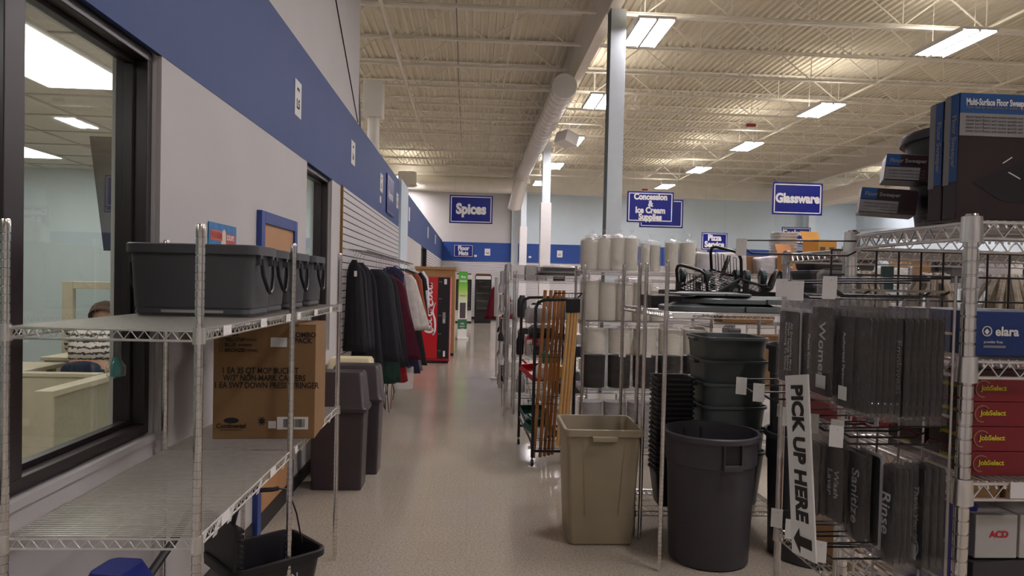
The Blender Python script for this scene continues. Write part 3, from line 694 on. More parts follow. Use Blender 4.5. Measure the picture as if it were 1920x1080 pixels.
# ------------------------------------------------------------------ centre shelving
sa = shelving('chrome shelving with slate grey lids and upturned carts on its high shelf', 1.163, 4.11, 1.50, .50, [1.565], 1.87, [(0, 0), (1.50, 0), (0, .50), (1.50, .50)], along='Y')
sb = shelving('chrome shelving behind the one with the lids, low shelf near the floor', 1.14, 4.70, 1.05, .50, [.175, 1.565], 1.87, [(0, 0), (1.05, 0), (0, .5), (1.05, .5)], along='Y', m=CHROMED)
sc = shelving('chrome shelving loaded with bagged plastic cups and lidded tubs', 1.055, 6.5, 2.44, .55, [.15, .73, 1.37, 1.85], 1.9, [(0, 0), (0, .55), (1.22, 0), (1.22, .55), (2.44, 0), (2.44, .55)], sections=2, axis='X', along='Y', m=CHROMED)
shelf_tags(sa, [(.10, -.005, 1.562), (.72, -.005, 1.55)], (0, 0, 0), (.12, .034))
shelf_tags(sc, [(.3, -.005, 1.36), (.9, -.005, 1.36), (.35, -.005, .72), (1.5, -.005, 1.36), (1.9, -.005, 1.36)], (0, 0, 0), (.1, .03))

def lid(label, x, y, z, W, D, rz=0, m=SLATE, h=.05):
    t = thing('tub_lid', label, 'lid', (x, y, z), rz)
    MB().loft([rr(W, D, D*.3, 0), rr(W, D, D*.3, h*.55), rr(W-.03, D-.03, D*.28, h*.7), rr(W-.12, D-.12, D*.22, h*.75), rr(W-.16, D-.16, D*.2, h), rr(.05, .05, .02, h)], True, True, True).build('lid_plate', m, t, smooth=True, ang=.5)
    MB().box(W*.1, -D/2-.02, 0, W*.38, -D/2+.02, h*.7).build('hinge_lip', m, t, bevel=.004)
    return t
lid('lowest slate grey lid lying on the high shelf', 1.58, 4.36, 1.567, .74, .44)
lid('upper slate grey lid with a wide lip, resting on the lowest', 1.72, 4.37, 1.618, .70, .44, h=.045)
lid('thin slate grey lid on top of the other two', 1.50, 4.37, 1.664, .5, .36, h=.022)
tag(MB().box(-.2, -.16, 0, .2, .16, .085).build('black_tray_box', BLACKP, None, (1.45, 4.95, 1.567), bevel=.006), 'flat black box on the high shelf left of the carts', 'box')
for i, lab in enumerate(('lowest', 'second', 'third', 'topmost')):
    tag(tub(.40, .26, .42, .28, .09, r=.02, lip=.006, n=2).build('bus_tray', GREYD, None, (2.33+(.02 if i % 2 else 0), 4.42, 1.567+.091*i), smooth=True), lab+' dark grey bus tray stacked beside the sign rack', 'tray', 'dark grey bus trays')

# upturned black wire carts with casters
def caster(par, p, rz, s=1.):
    m = MB(); m.tube((-.016*s, 0, 0), (.016*s, 0, 0), .052*s, 18)
    c = m.build('caster', mat('caster_green_rubber', '2c4240', .45), par, p, (0, 0, rz), bevel=.004)
    MB().tube((-.018*s, 0, 0), (.018*s, 0, 0), .02*s, 10).build('hub', ZINC, c)
    MB().box(-.024*s, -.02*s, -.07*s, -.019*s, .02*s, .01).box(.019*s, -.02*s, -.07*s, .024*s, .02*s, .01).box(-.03*s, -.03*s, -.076*s, .03*s, .03*s, -.07*s).build('fork', STEEL, c)
def cart(label, loc, rot, W=.5, D=.32, H=.26):
    t = thing('wire_cart', label, 'cart', loc, rot=rot)
    MB().path([(-W/2, -D/2, 0), (W/2, -D/2, 0), (W/2, D/2, 0), (-W/2, D/2, 0)], .010, 6, closed=True).build('base_frame', BLACKM, t, smooth=True)
    MB().path([(-W/2, -D/2, 0), (-W/2, -D/2, -H*.2), (-W/2, -D/2, .02)], .01).build('corner_stub', BLACKM, t)
    for sx in (-1, 1):
        r = .05
        MB().path([(sx*W/2, -D/2, 0), (sx*W/2, -D/2, H-r), (sx*W/2, -D/2+r*.3, H-r*.3), (sx*W/2, -D/2+r, H), (sx*W/2, D/2-r, H), (sx*W/2, D/2-r*.3, H-r*.3), (sx*W/2, D/2, H-r), (sx*W/2, D/2, 0)], .011, 8).build('end_hoop', BLACKM, t, smooth=True)
        m = MB()
        for k in range(4):
            y = -D/2+D*(k+1)/5; m.path([(sx*W/2, y-.012, 0), (sx*W/2, y-.012, H*.75), (sx*W/2, y+.012, H*.75), (sx*W/2, y+.012, 0)], .003, 4)
        m.build('wire_loops', BLACKM, t)
    m = MB()
    for k in range(1, 12): a = -W/2+W*k/12; m.tube((a, -D/2, 0), (a, D/2, 0), .0028, 4)
    for k in range(1, 5): a = -D/2+D*k/5; m.tube((-W/2, a, .004), (W/2, a, .004), .0028, 4)
    m.build('wire_deck', BLACKM, t)
    for i, (sx, sy) in enumerate(((-1, -1), (1, -1), (1, 1), (-1, 1))): caster(t, (sx*(W/2-.04), sy*(D/2-.04), -.085), .4+i*.9)
    return t
cart('black wire cart tipped up with its hoop highest, leftmost', (1.66, 4.80, 1.745), (.25, -.40, .5), .36, .26, .19)
cart('black wire cart tipped toward the right behind the other', (1.97, 4.95, 1.74), (-.2, .30, -.3), .34, .24, .15)
t = thing('wire_cart', 'black wheeled frame lying upside down, green casters up, at the back of the lids', 'cart', (1.80, 4.95, 1.66))
MB().box(-.42, -.15, 0, .42, -.14, .03).box(-.42, .14, 0, .42, .15, .03).box(-.42, -.14, 0, -.41, .14, .03).box(.41, -.14, 0, .42, .14, .03).build('base_frame', BLACKM, t)
for i, a in enumerate((-.36, -.22, -.02, .12, .25, .40)):
    MB().box(a-.018, -.155, 0, a+.018, -.135, .09).build('upright', BLACKM, t)
for i, (a, b) in enumerate(((-.32, -.1), (-.16, -.12), (.06, -.12), (.16, -.05), (.24, -.14), (.40, -.1))):
    c = MB().tube((a-.016, b, .135), (a+.016, b, .135), .05, 16).build('caster', mat('caster_green_rubber', '2c4240', .45), t, bevel=.003)
    MB().tube((a-.019, b, .135), (a+.019, b, .135), .016, 8).build('hub', ZINC, c)
    MB().box(a-.03, b-.03, .078, a+.03, b+.03, .084).box(a-.023, b-.015, .08, a-.018, b+.015, .14).box(a+.018, b-.015, .08, a+.023, b+.015, .14).build('fork', STEEL, c)

# bagged cup stacks
def bag(w, d, h, seed, knot=True):
    rs = []; rd = random.Random(seed); nn = 20
    ph = [rd.uniform(0, 6) for _ in range(4)]
    zs = [0, .02, .2, .4, .6, .8, .93, 1.0]
    for z in zs:
        k = 1.0 if 0 < z < .95 else .92
        rs.append([(w/2*k*math.copysign(abs(math.cos(a))**.55, math.cos(a))*(1+.03*math.sin(5*a+ph[0]+z*3)), d/2*k*math.copysign(abs(math.sin(a))**.55, math.sin(a))*(1+.03*math.sin(7*a+ph[1]+z*4)), z*h+.006*math.sin(3*a+ph[2])*(z > .9)) for a in [2*PI*j/nn for j in range(nn)]])
    if knot:
        for z, k in ((1.05, .35), (1.09, .07), (1.15, .16), (1.22, .3)):
            rs.append([(w/2*k*math.cos(a)*(1+.25*math.sin(3*a+ph[3]))+.01*z, d/2*k*.6*math.sin(a), z*h if z < 1.1 else h*1.09+(z-1.09)*.35) for a in [2*PI*j/nn for j in range(nn)]])
    m = MB(); m.loft(rs, True, True, False); return m
def cupstack(r0, r1, h, pitch=.012, n=14):
    pr = []; k = int(h/pitch)
    for i in range(k):
        z = i*pitch; a = r0+(r1-r0)*i/k
        pr += [(a, z), (a*1.03, z+pitch*.75), (a*1.03, z+pitch*.95)]
    m = MB(); m.lathe(pr, n, cap0=True, cap1=True); return m
def cup_bag(label, x, y, z, w, h, cols=1, rows=1, m=FROST, name='bagged_cup_stacks', group='bagged cups', lean=0, knot=True, r=None, bd=None):
    r = r or w/cols*.485
    t = thing(name, label, 'cups', (x, y, z), R.uniform(-.05, .05), group=group)
    for i in range(cols):
        for j in range(rows):
            px = -w/2+w*(i+.5)/cols; py = -.06*(rows-1)+.12*j
            cupstack(r*.93, r, h*R.uniform(.94, 1.0), pitch=.014).build('cup_stack', m, t, (px, py, .002), (0, lean, 0), smooth=True)
    bag(w*1.03, bd or (.1*rows+.05), h*1.03, R.randint(0, 999), knot).build('clear_bag', FILM, t, smooth=True, ang=2)
    return t
Z1, Z2, Z3, Z4 = .153, .733, 1.373, 1.853
names = ['leftmost', 'second', 'third', 'fourth', 'fifth', 'sixth', 'seventh']
x = 1.02
for i, (w, h, c) in enumerate(((.17, .29, 1), (.16, .31, 1), (.16, .32, 1), (.15, .31, 1))):
    cup_bag(names[i]+' tall bag of clear cups on top of the cup shelving', 1.12+.132*i, 6.66, Z4, w, h, c, 1, bd=.2)
for i in range(3):
    cup_bag(names[i]+' tall bag of clear cups in the rear row on top of the cup shelving', 1.19+.135*i, 6.92, Z4, .16, .33, 1, 1, bd=.2)
cup_bag('boxy bag of stacked clear cups with a paper label on top of the cup shelving', 1.72, 6.70, Z4, .19, .28, 2, 1, bd=.2)
t = bpy.data.objects[[o.name for o in COL.objects if o.get('label', '').startswith('boxy bag')][0]]; MB().box(-.09, -.108, .225, -.03, -.106, .255).build('paper_label', PAPER, t)
cup_bag('bag of clear cups with a twisted top, left of the wire carts', 1.935, 6.7, Z4, .13, .29, 1, 1, bd=.18); cup_bag('bag of clear cups with a twisted top, behind the wire carts', 2.09, 6.7, Z4, .16, .29, 1, 1, bd=.18)
for i in range(5):
    cup_bag(names[i]+' bag of clear cups on the second shelf of the cup shelving', 1.14+.168*i, 6.68, Z3, .185, .38 if i < 4 else .30, 1, 1, bd=.2, knot=(i > 1))
for i in range(5):
    t = thing('bagged_food_tubs', names[i]+' bagged stack of white over black food tubs on the third shelf', 'tubs', (1.19+.245*i, 6.66, Z2), group='white over black food tubs')
    cupstack(.106, .110, .32, .018).build('black_tubs', BLACKP, t, (0, 0, .002), smooth=True); cupstack(.106, .111, .24, .02).build('white_tubs', FROST, t, (0, 0, .325), smooth=True)
    bag(.243, .235, .575, i*7).build('clear_bag', FILMT, t, smooth=True, ang=2)
    if i in (1, 2): MB().box(-.03, -.124, .30, .035, -.122, .35).build('paper_label', PAPER, t)
for i in range(6):
    cup_bag(names[i]+' bag of clear trays on the lowest shelf of the cup shelving', 1.17+.235*i, 6.68, Z1, .225, .46, 1, 1, bd=.2, m=mat('clear_grey_plastic', 'c9c6c8', .3, trans=.3, var=.06), knot=False, name='bagged_clear_trays')
tag(bag(.5, .36, .2, 5, False).build('white_bagged_bundle', mat('white_bag_plastic', 'dcdadb', .35, var=.08, bump=.8, bscale=18), None, (2.42, 6.75, Z4), smooth=True, sub=1), 'lumpy white bag on top of the cup shelving right of the carts', 'bag')
tag(bag(.42, .36, .17, 8, False).build('white_bagged_bundle', MATS['white_bag_plastic'], None, (2.98, 6.75, Z4), smooth=True, sub=1), 'second lumpy white bag, under the tall foam stack', 'bag')
t = thing('foam_container_stack', 'tall stack of white foam containers in film on the cup shelving', 'containers', (3.05, 6.72, Z4+.13))
for i in range(10): MB().loft([rr(.18, .18, .04, .0), rr(.215, .215, .04, .022), rr(.215, .215, .04, .027)], True, True, True).build('foam_container', PAPER, t, (R.uniform(-.004, .004), 0, .028*i), smooth=True)
bag(.23, .23, .29, 3, False).build('film_wrap', FILMT, t, smooth=True)
tag(MB().box(-.2, -.12, 0, .2, .12, .18).build('cardboard_carton', CARD, None, (2.83, 6.91, Z4), bevel=.004), 'plain brown carton behind the white bags', 'box')
tag(MB().box(-.25, -.12, 0, .25, .12, .10).build('cardboard_carton', CARD, None, (2.66, 6.7, Z3+.004), bevel=.004), 'long flat brown carton on the second shelf of the cup shelving', 'box')
tag(MB().box(-.3, -.12, 0, .3, .12, .52).build('cardboard_carton', CARD, None, (2.95, 6.72, Z2+.004), bevel=.004), 'tall brown carton behind the slate tubs on the third shelf', 'box')
for (xx, zz, ww, hh, m, lab) in ((3.28, Z4, .22, .33, CARD2, 'tall orange yellow printed carton with little windows beside the sign rack'), (3.02, Z4, .18, .2, mat('cardboard_peach', 'c98f5c', .8), 'small peach carton at the left of the orange yellow one')):
    t = thing('printed_carton', lab, 'box', (xx, 6.45, zz), .3)
    MB().box(-ww/2, -.1, 0, ww/2, .1, hh).build('carton_body', m, t, bevel=.003); MB().quad((-ww/2, .1, hh), (ww/2, .1, hh), (ww/2, .14, hh+.09), (-ww/2, .14, hh+.09)).build('open_flap', m, t)
    if hh > .3:
        for sx in (-.06, .05):
            MB().box(sx-.03, -.103, .17, sx+.03, -.101, .26).build('printed_window', mat('print_brown', '5b4a35', .7), t)

# ------------------------------------------------------------------ hanging clothes along the left wall
rail = thing('clothes_rail', 'long chrome hang rail with wire grid above the clothes on the slatwall', 'rail', (-1.17, 7.45, 1.99))
MB().tube((0, 0, 0), (0, 5.85, 0), .012, 8).build('rail_tube', CHROME, rail, smooth=True)
MB().tube((.06, 0, .03), (.06, 5.85, .03), .006, 6).build('front_tube', CHROME, rail)
for k in range(10):
    y = .1+k*.62; MB().tube((-.25, y, .05), (.07, y, .02), .006, 5).build('rail_bracket', CHROME, rail)
m = MB()
for k in range(90): m.tube((-.2, .06*k+.2, .045), (.06, .06*k+.2, .03), .002, 4, cap=False)
for a in (-.2, -.1, 0): m.tube((a, .2, .045), (a, 5.6, .045), .0025, 4)
m.build('wire_top', ZINC, rail)
def cloth(w0, w1, L, depth, seed, shoulders=True, folds=5, slant=0.):
    rd = random.Random(seed); nn = 40; rs = []; ph = rd.uniform(0, 6); ph2 = rd.uniform(0, 6)
    for k in range(13):
        u = k/12; z = -L*u
        w = w0+(w1-w0)*u
        if shoulders and u < .12: w *= .35+.65*(u/.12)**.6
        d = depth*(.35+.65*min(1, u*3)); ring = []
        for j in range(nn):
            a = 2*PI*j/nn; f = 1+(.10*math.sin(folds*a+ph)+.07*math.sin((folds*2+1)*a+ph2))*(.3+u)
            ring.append((w/2*math.cos(a)*f+slant*u, d/2*math.sin(a)*f*(1+.25*math.sin(3*a+ph)), z+.012*math.sin(2*a+ph)*u))
        rs.append(ring)
    m = MB(); m.loft(rs, True, True, True); return m
FAB = lambda n, c: mat('fabric_'+n, c, .9, var=.12, scale=12, bump=.25, bscale=40)
def garment(label, name, cat, y, zt, w0, w1, L, col, depth=.1, x=-1.17, ties=None, tagc=False, sleeves=None, slant=0., shoulders=True, hanger=True):
    x = -1.27 if y < 8.4 else x
    t = thing(name, label, cat, (x, y, 1.99), R.uniform(-.15, .1))
    dz = zt-1.99
    cloth(w0, w1, L, depth, R.randint(0, 9999), shoulders, slant=slant).build('fabric_body', col, t, (0, 0, dz), smooth=True, ang=2)
    if sleeves:
        for sx in ((1,) if w0 > .3 else (1, -1)):
            MB().path([(sx*w0*.40, 0, dz-.05), (sx*w0*.52, -.02, dz-.16), (sx*(w0*.56), -.03, dz-sleeves)], .05, 10, radii=[.05, .055, .06]).build('sleeve', col, t, smooth=True)
    if hanger:
        h = MB().path([(0, 0, dz-.015), (0, 0, -.03), (.012, 0, -.005), (.02, 0, .014), (.004, 0, .028), (-.014, 0, .014)], .0025, 5).build('hanger', CHROME, t)
        MB().path([(-w0*.42, 0, dz-.06), (0, 0, dz-.005), (w0*.42, 0, dz-.06), (-w0*.42, 0, dz-.06)], .004, 5).build('hanger_arm', BLACKP, h)
    if tagc: MB().box(.02, -depth/2-.02, dz-.18, .05, -depth/2-.017, dz-.12).build('hang_tag', PAPER, t)
    if ties:
        for i, c in enumerate(ties):
            px = R.uniform(-.05, .2); q = R.uniform(.25, .42)
            MB().path([(px, -.02, dz-L+.04), (px+R.uniform(-.02, .03), -.03, dz-L-q*.5), (px+R.uniform(-.02, .05), -.02, dz-L-q)], .006, 4).build('tie_string', c, t)
    return t
BK, BK2, MAR, CRM, RUST, WHT, NAV, RED, GRN, GRY, PUR = FAB('black', '17151c'), FAB('charcoal', '23222a'), FAB('maroon', '4f1228'), FAB('cream', 'ddd6cf'), FAB('rust', '9a4f32'), FAB('white', 'dedce2'), FAB('navy', '20203e'), FAB('red', '8e1622'), FAB('dark_green', '1c3a34'), FAB('grey', '6b6b73'), FAB('purple', '322650')
G = [
 ('long black apron hanging nearest on the rail', 'apron', 'apron', 7.62, 1.92, .14, .24, .98, BK, .12, None, True, None),
 ('second black apron hanging behind the nearest one', 'apron', 'apron', 7.80, 1.88, .18, .26, .95, BK2, .12, None, True, None),
 ('dark purple black apron, third on the rail', 'apron', 'apron', 8.0, 1.90, .22, .30, .98, FAB('purple_black', '1a1622'), .12, None, True, None),
 ('black apron with white hang tag, fourth on the rail', 'apron', 'apron', 8.25, 1.86, .26, .40, 1.2, BK, .14, (BK, RED), True, None),
 ('large charcoal chef coat flaring toward the aisle', 'chef_coat', 'coat', 8.62, 1.84, .36, .54, 1.12, BK2, .16, (BK, BK), False, None),
 ('dark green apron peeking below the charcoal coat', 'apron', 'apron', 8.85, 1.84, .34, .50, 1.42, GRN, .1, (BK, RED, BK), False, None),
 ('black coat hanging behind the large charcoal one', 'chef_coat', 'coat', 9.05, 1.82, .38, .58, 1.22, BK, .14, (BK,), False, None),
 ('bright red apron whose hem shows below the coats', 'apron', 'apron', 9.25, 1.80, .34, .56, 1.42, RED, .1, (RED, BK), False, None),
 ('maroon chef coat flaring out over the aisle', 'chef_coat', 'coat', 9.55, 1.78, .50, .86, 1.14, MAR, .14, None, False, None),
 ('navy blue apron with long strings behind the maroon coat', 'apron', 'apron', 9.90, 1.86, .40, .76, 1.45, NAV, .12, (BK, BK), False, None),
 ('purple apron hanging behind the maroon coat', 'apron', 'apron', 10.2, 1.90, .36, .40, .8, PUR, .1, None, False, None),
 ('cream coloured jacket hanging in the middle of the rail', 'jacket', 'jacket', 10.5, 1.86, .56, .86, .90, CRM, .14, None, False, None),
 ('grey striped trousers hanging low near the vending machine', 'trousers', 'trousers', 10.9, 1.22, .5, .72, .90, GRY, .12, None, False, None),
 ('rust brown shirt with short sleeve near the far end of the rail', 'shirt', 'shirt', 11.3, 1.86, .62, .82, .95, RUST, .14, None, False, .42),
 ('dark green shirt collar peeking behind the rust shirt', 'shirt', 'shirt', 11.7, 1.90, .5, .52, .6, GRN, .12, None, False, None),
 ('black short sleeved tee near the far end of the rail', 'tee_shirt', 'shirt', 12.1, 1.88, .64, .64, .85, BK, .14, None, False, .34),
 ('white chef coat hanging last, overlapping the red vending machine', 'chef_coat', 'coat', 12.7, 1.90, .66, .58, .80, WHT, .16, None, False, .62),
 ('black trousers hanging low in front of the vending machine', 'trousers', 'trousers', 12.3, 1.12, .5, .62, .90, BK, .14, None, False, None),
]
for lab, nm, cat, y, zt, w0, w1, L, col, dep, ties, tg_, sl_ in G:
    garment(lab, nm, cat, y, zt, w0, w1, L, col, dep, ties=ties, tagc=tg_, sleeves=sl_, slant=.06 if w1 > .5 else .03)
t = thing('coat_hanger', 'empty black coat hanger hanging in front of the maroon coat', 'hanger', (-1.0, 9.3, 1.99), .2)
MB().path([(-.2, 0, -.2), (0, 0, -.09), (.2, 0, -.2), (-.2, 0, -.2)], .006, 6).build('hanger_arm', BLACKP, t); MB().path([(0, 0, -.09), (0, 0, -.02), (.016, 0, .0), (0, 0, .016), (-.014, 0, .006)], .0025, 5).build('hook', CHROME, t)
t = thing('clear_bag_bundle', 'crumpled clear bags bunched low behind the apron strings', 'bag', (-.93, 9.7, .22))
bag(.3, .25, .3, 77, False).build('bag_film', film('milky_film', op=.4), t, smooth=True)
MB().tube((0, 0, .29), (0, 0, 1.78), .003, 4).build('bag_string', PAPER, t)

# ------------------------------------------------------------------ vending machine with script lettering
def ribbon(strokes, par, m, loc, rot, sc, shear=.35, name='script_letter', mirror=1):
    for st in strokes:
        P = [Vector((p[0]+shear*p[1], p[1], 0)) for p in st]; Wd = [p[2]*1.35 for p in st]; pts = []; ws = []
        for i in range(len(P)-1):
            p0 = P[max(i-1, 0)]; p1 = P[i]; p2 = P[i+1]; p3 = P[min(i+2, len(P)-1)]
            for k in range(6):
                u = k/6; pts.append(.5*((2*p1)+(p2-p0)*u+(2*p0-5*p1+4*p2-p3)*u*u+(3*p1-p0-3*p2+p3)*u**3)); ws.append(Wd[i]+(Wd[i+1]-Wd[i])*u)
        pts.append(P[-1]); ws.append(Wd[-1]); l = []; r = []
        for i, p in enumerate(pts):
            d = (pts[min(i+1, len(pts)-1)]-pts[max(i-1, 0)]); d.normalize(); nn = Vector((-d.y, d.x, 0))
            l.append((p+nn*ws[i]/2)*sc); r.append((p-nn*ws[i]/2)*sc)
        v = l+r; n = len(l); MB().add(v, [(i, i+1, n+i+1, n+i) for i in range(n-1)]).build(name, m, par, loc, rot)
def o_(x, w=.8, h=1.0): return [(x+w/2+w/2*math.cos(a), h/2+h/2*math.sin(a), .10+.16*abs(math.cos(a))) for a in [PI*.5+2*PI*k/10 for k in range(11)]]
def a_(x): return [o_(x, .75), [(x+.78, 1.0, .1), (x+.74, .5, .22), (x+.78, .1, .16), (x+.95, 0, .1), (x+1.12, .25, .04)]]
def C_(x, s=1.9): return [(x+1.5, s*.75, .04), (x+1.45, s*.98, .14), (x+1.15, s*1.02, .14), (x+.6, s*.85, .2), (x+.12, s*.45, .3), (x+.25, .02, .28), (x+.75, -.12, .16), (x+1.3, .15, .05)]
script = [C_(0), o_(1.05), [(2.75, .85, .05), (2.6, 1.0, .16), (2.25, .9, .12), (2.0, .5, .26), (2.2, .05, .18), (2.7, .1, .05)]]+a_(2.95)+[[(4.15, .45, .12), (4.6, .5, .16)]]+[C_(4.55), o_(5.65)]+[[(6.65, .3, .06), (7.2, 1.5, .1), (7.15, 1.95, .12), (6.95, 1.7, .2), (6.75, .5, .24), (6.95, 0, .16), (7.3, .2, .05)]]+a_(7.45)
script += [[(1.0, -.15, .05), (.2, -.55, .1), (-.2, -.25, .14), (.6, -.6, .22), (2.4, -.55, .26), (3.6, -.2, .2), (4.6, -.35, .12), (5.4, -.6, .05)], [(3.9, 1.45, .05), (4.4, 1.2, .2), (5.0, 1.5, .04)]]
CR = mat('vending_red', 'c3101e', .3, var=.02, coat=.4)
vm = thing('vending_machine', 'red soft drink vending machine with white script, beside the clothes rail', 'vending machine', (-.86, 14.56, 0))
MB().box(-.42, 0, .04, .42, .82, 1.79).build('cabinet', CR, vm, bevel=.012)
MB().box(-.41, -.035, .10, .165, -.001, 1.785).build('red_front_panel', CR, vm, bevel=.006)
MB().box(.170, -.035, .10, .41, -.001, 1.785).build('black_control_panel', BLACKP, vm, bevel=.006)
MB().box(-.4, -.03, 0, .4, .8, .04).build('plinth', BLACKM, vm)
c = MB().box(.27, -.04, .83, .33, -.036, 1.06).build('coin_plate', STEEL, vm); MB().box(.285, -.043, .86, .315, -.041, .92).build('button', PAPER, c)
MB().box(.29, -.04, 1.64, .345, -.036, 1.75).build('sticker', PAPER, vm); MB().box(.29, -.04, .14, .335, -.036, .26).build('sticker', PAPER, vm)
for z in (.25, .6, .98, 1.33, 1.68):
    MB().box(.19, -.04, z, .205, -.036, z+.02).box(.225, -.04, z, .24, -.036, z+.02).build('rivet_pair', STEEL, vm)
VW = mat('vending_white', 'f0ecea', .4, var=0)
ribbon(script, vm, VW, (.045, -.0365, .62), (PI/2, -PI/2, 0), .122, shear=.25)
ribbon(script, vm, VW, (.421, .58, .35), (PI/2, -PI/2, PI/2), .14, shear=.25)

# tall wooden wardrobe behind the machine
t = thing('wooden_cabinet', 'tall plain tan wooden cabinet standing behind the vending machine', 'cabinet', (-.83, 16.0, 0))
WT = mat('tan_laminate', 'a88658', .5, var=.06, scale=2)
MB().box(-.45, 0, .06, .45, .9, 1.96).build('carcass', WT, t); MB().box(-.47, -.03, 1.96, .47, .92, 2.03).build('cornice', WT, t, bevel=.006)
MB().box(-.44, -.02, .08, -.005, -.001, 1.95).build('door', WT, t, bevel=.003); MB().box(.005, -.02, .08, .44, -.001, 1.95).build('door', WT, t, bevel=.003); MB().box(-.44, .01, 0, .44, .88, .06).build('plinth', BLACKM, t)
# roll-up banner
t = thing('banner_stand', 'narrow green and white roll-up banner stand at the end of the left aisle', 'banner', (-.255, 20.6, 0), rz=.35)
gm = bpy.data.materials.new('banner_print'); gm.use_nodes = True; nt = gm.node_tree; tc = nt.nodes.new('ShaderNodeTexCoord'); sp = nt.nodes.new('ShaderNodeSeparateXYZ'); cr = nt.nodes.new('ShaderNodeValToRGB')
nt.links.new(tc.outputs['Generated'], sp.inputs[0]); nt.links.new(sp.outputs[2], cr.inputs[0]); nt.links.new(cr.outputs[0], nt.nodes['Principled BSDF'].inputs['Base Color'])
el = cr.color_ramp.elements; el[0].position = 0; el[0].color = lin('e6e6e0'); el[1].position = 1; el[1].color = lin('4aa53c')
for p_, c_ in ((.12, 'e6e6e0'), (.13, '2c6b45'), (.27, '2c6b45'), (.28, 'e6e6e0'), (.55, 'dfe6cc'), (.72, '9fce4c'), (.85, '57b33a')):
    e_ = el.new(p_); e_.color = lin(c_)
MB().box(-.14, -.004, .06, .14, .004, 2.0).build('banner_sheet', gm, t)
MB().box(-.17, -.08, 0, .17, .08, .06).build('banner_base', PAPER, t, bevel=.01); MB().tube((0, .03, .06), (0, .03, 1.98), .01).build('support_pole', ZINC, t)
MB().box(-.09, -.006, .62, .09, -.0045, 1.08).build('printed_photo', mat('print_dark', '4a3e44', .5, var=.3, scale=20), t)
for s_, z, sz, m_ in (('the', 1.84, .11, PAPER), ('taste', 1.72, .11, PAPER), ('FRESH', 1.28, .07, mat('print_orange', 'c76a3a', .5)), ('ASK', .46, .07, PAPER), ('ABOUT', .38, .05, PAPER), ('US', .30, .07, PAPER)): text(s_, sz, m_, t, (0, -.0055, z), FRONT, 'banner_lettering', bold=.02)

# glass door coolers at the far wall
def cooler(label, x, y, col, low, w=.68):
    t = thing('glass_door_cooler', label, 'refrigerator', (x, y, 0))
    MB().box(-w/2, .06, .06, -w/2+.04, .7, 1.98).box(w/2-.04, .06, .06, w/2, .7, 1.98).box(-w/2+.04, .66, .06, w/2-.04, .7, 1.98).box(-w/2+.04, .06, 1.78, w/2-.04, .66, 1.98).box(-w/2+.04, .06, .06, w/2-.04, .66, low).build('cabinet', col, t)
    f = MB(); f.box(-w/2+.02, 0, low, -w/2+.07, .05, 1.78).box(w/2-.07, 0, low, w/2-.02, .05, 1.78).box(-w/2+.07, 0, low, w/2-.07, .05, low+.05).box(-w/2+.07, 0, 1.73, w/2-.07, .05, 1.78)
    d = f.build('glass_door', BLACKM, t); MB().quad((-w/2+.07, .02, low+.05), (w/2-.07, .02, low+.05), (w/2-.07, .02, 1.73), (-w/2+.07, .02, 1.73)).build('pane', GLASS, d)
    MB().box(-w/2+.05, .64, low+.05, w/2-.05, .655, 1.73).build('inner_back', mat('cooler_lining', '8f9a92', .4), t)
    for z in (.6, .9, 1.2, 1.5):
        if z > low: MB().box(-w/2+.05, .1, z, w/2-.05, .6, z+.012).build('wire_rack', ZINC, t)
    MB().box(-w/2+.03, .04, 1.80, w/2-.03, .059, 1.94).build('header_panel', PAPER, t)
    MB().box(-.3, .1, 1.98, .3, .5, 2.03).build('top_board', mat('header_brown', '7a4a35', .6), t)
    MB().box(-w/2, .1, 0, w/2, .66, .06).build('base', BLACKM, t)
cooler('black glass door cooler standing free at the end of the aisle', .47, 28.7, BLACKM, .48)
cooler('white and black glass door cooler left of the free standing one', -.33, 28.8, PAPER, .52)
t = thing('grid_display', 'white wire grid panel at the far wall right of the coolers', 'panel', (1.12, 31.3, 0))
m = MB()
for k in range(13): m.tube((-.42+.07*k, 0, .08), (-.42+.07*k, 0, 1.7), .004, 4, cap=False)
for k in range(24): m.tube((-.42, 0, .08+.07*k), (.42, 0, .08+.07*k), .004, 4, cap=False)
m.build('grid_wires', mat('grey_wire', '8c8a88', .5), t); MB().box(-.42, -.1, 0, .42, .1, .08).build('foot', BLACKM, t)

# ------------------------------------------------------------------ near right rack with hanging sign plates
rk = shelving('near chrome shelving at the right edge holding glove boxes and sweeper boxes', .925, 1.25, 1.3, .41, [.35, 1.10, 1.368, 1.597, 1.857], 1.866, [(0, 0), (0, .41), (1.3, 0), (1.3, .41)], along='Y')
shelf_tags(rk, [(.115, -.005, 1.366), (.19, -.005, 1.855)], (0, 0, 0), (.05, .03))
t = thing('grid_display', 'chrome wire grid fixed on the aisle side of the near right shelving', 'panel', (.902, 1.255, .55))
m = MB()
for k in range(6): m.tube((0, .078*k, 0), (0, .078*k, 1.2), .0028, 5, cap=False)
for k in range(16): m.tube((0, 0, .078*k), (0, .39, .078*k), .0028, 5, cap=False)
m.build('grid_wires', CHROMED, t)
PLATE = mat('sign_plate_charcoal', '232225', .4, var=.06); PLATEW = mat('plate_white_frame', 'c9c7c8', .5); PRT = mat('plate_silver_print', 'c2c2c8', .5)
DOWN = Matrix(((0, 0, -1), (0, -1, 0), (-1, 0, 0))).to_euler()
ORD2 = ['first', 'second', 'third', 'fourth', 'fifth', 'sixth']
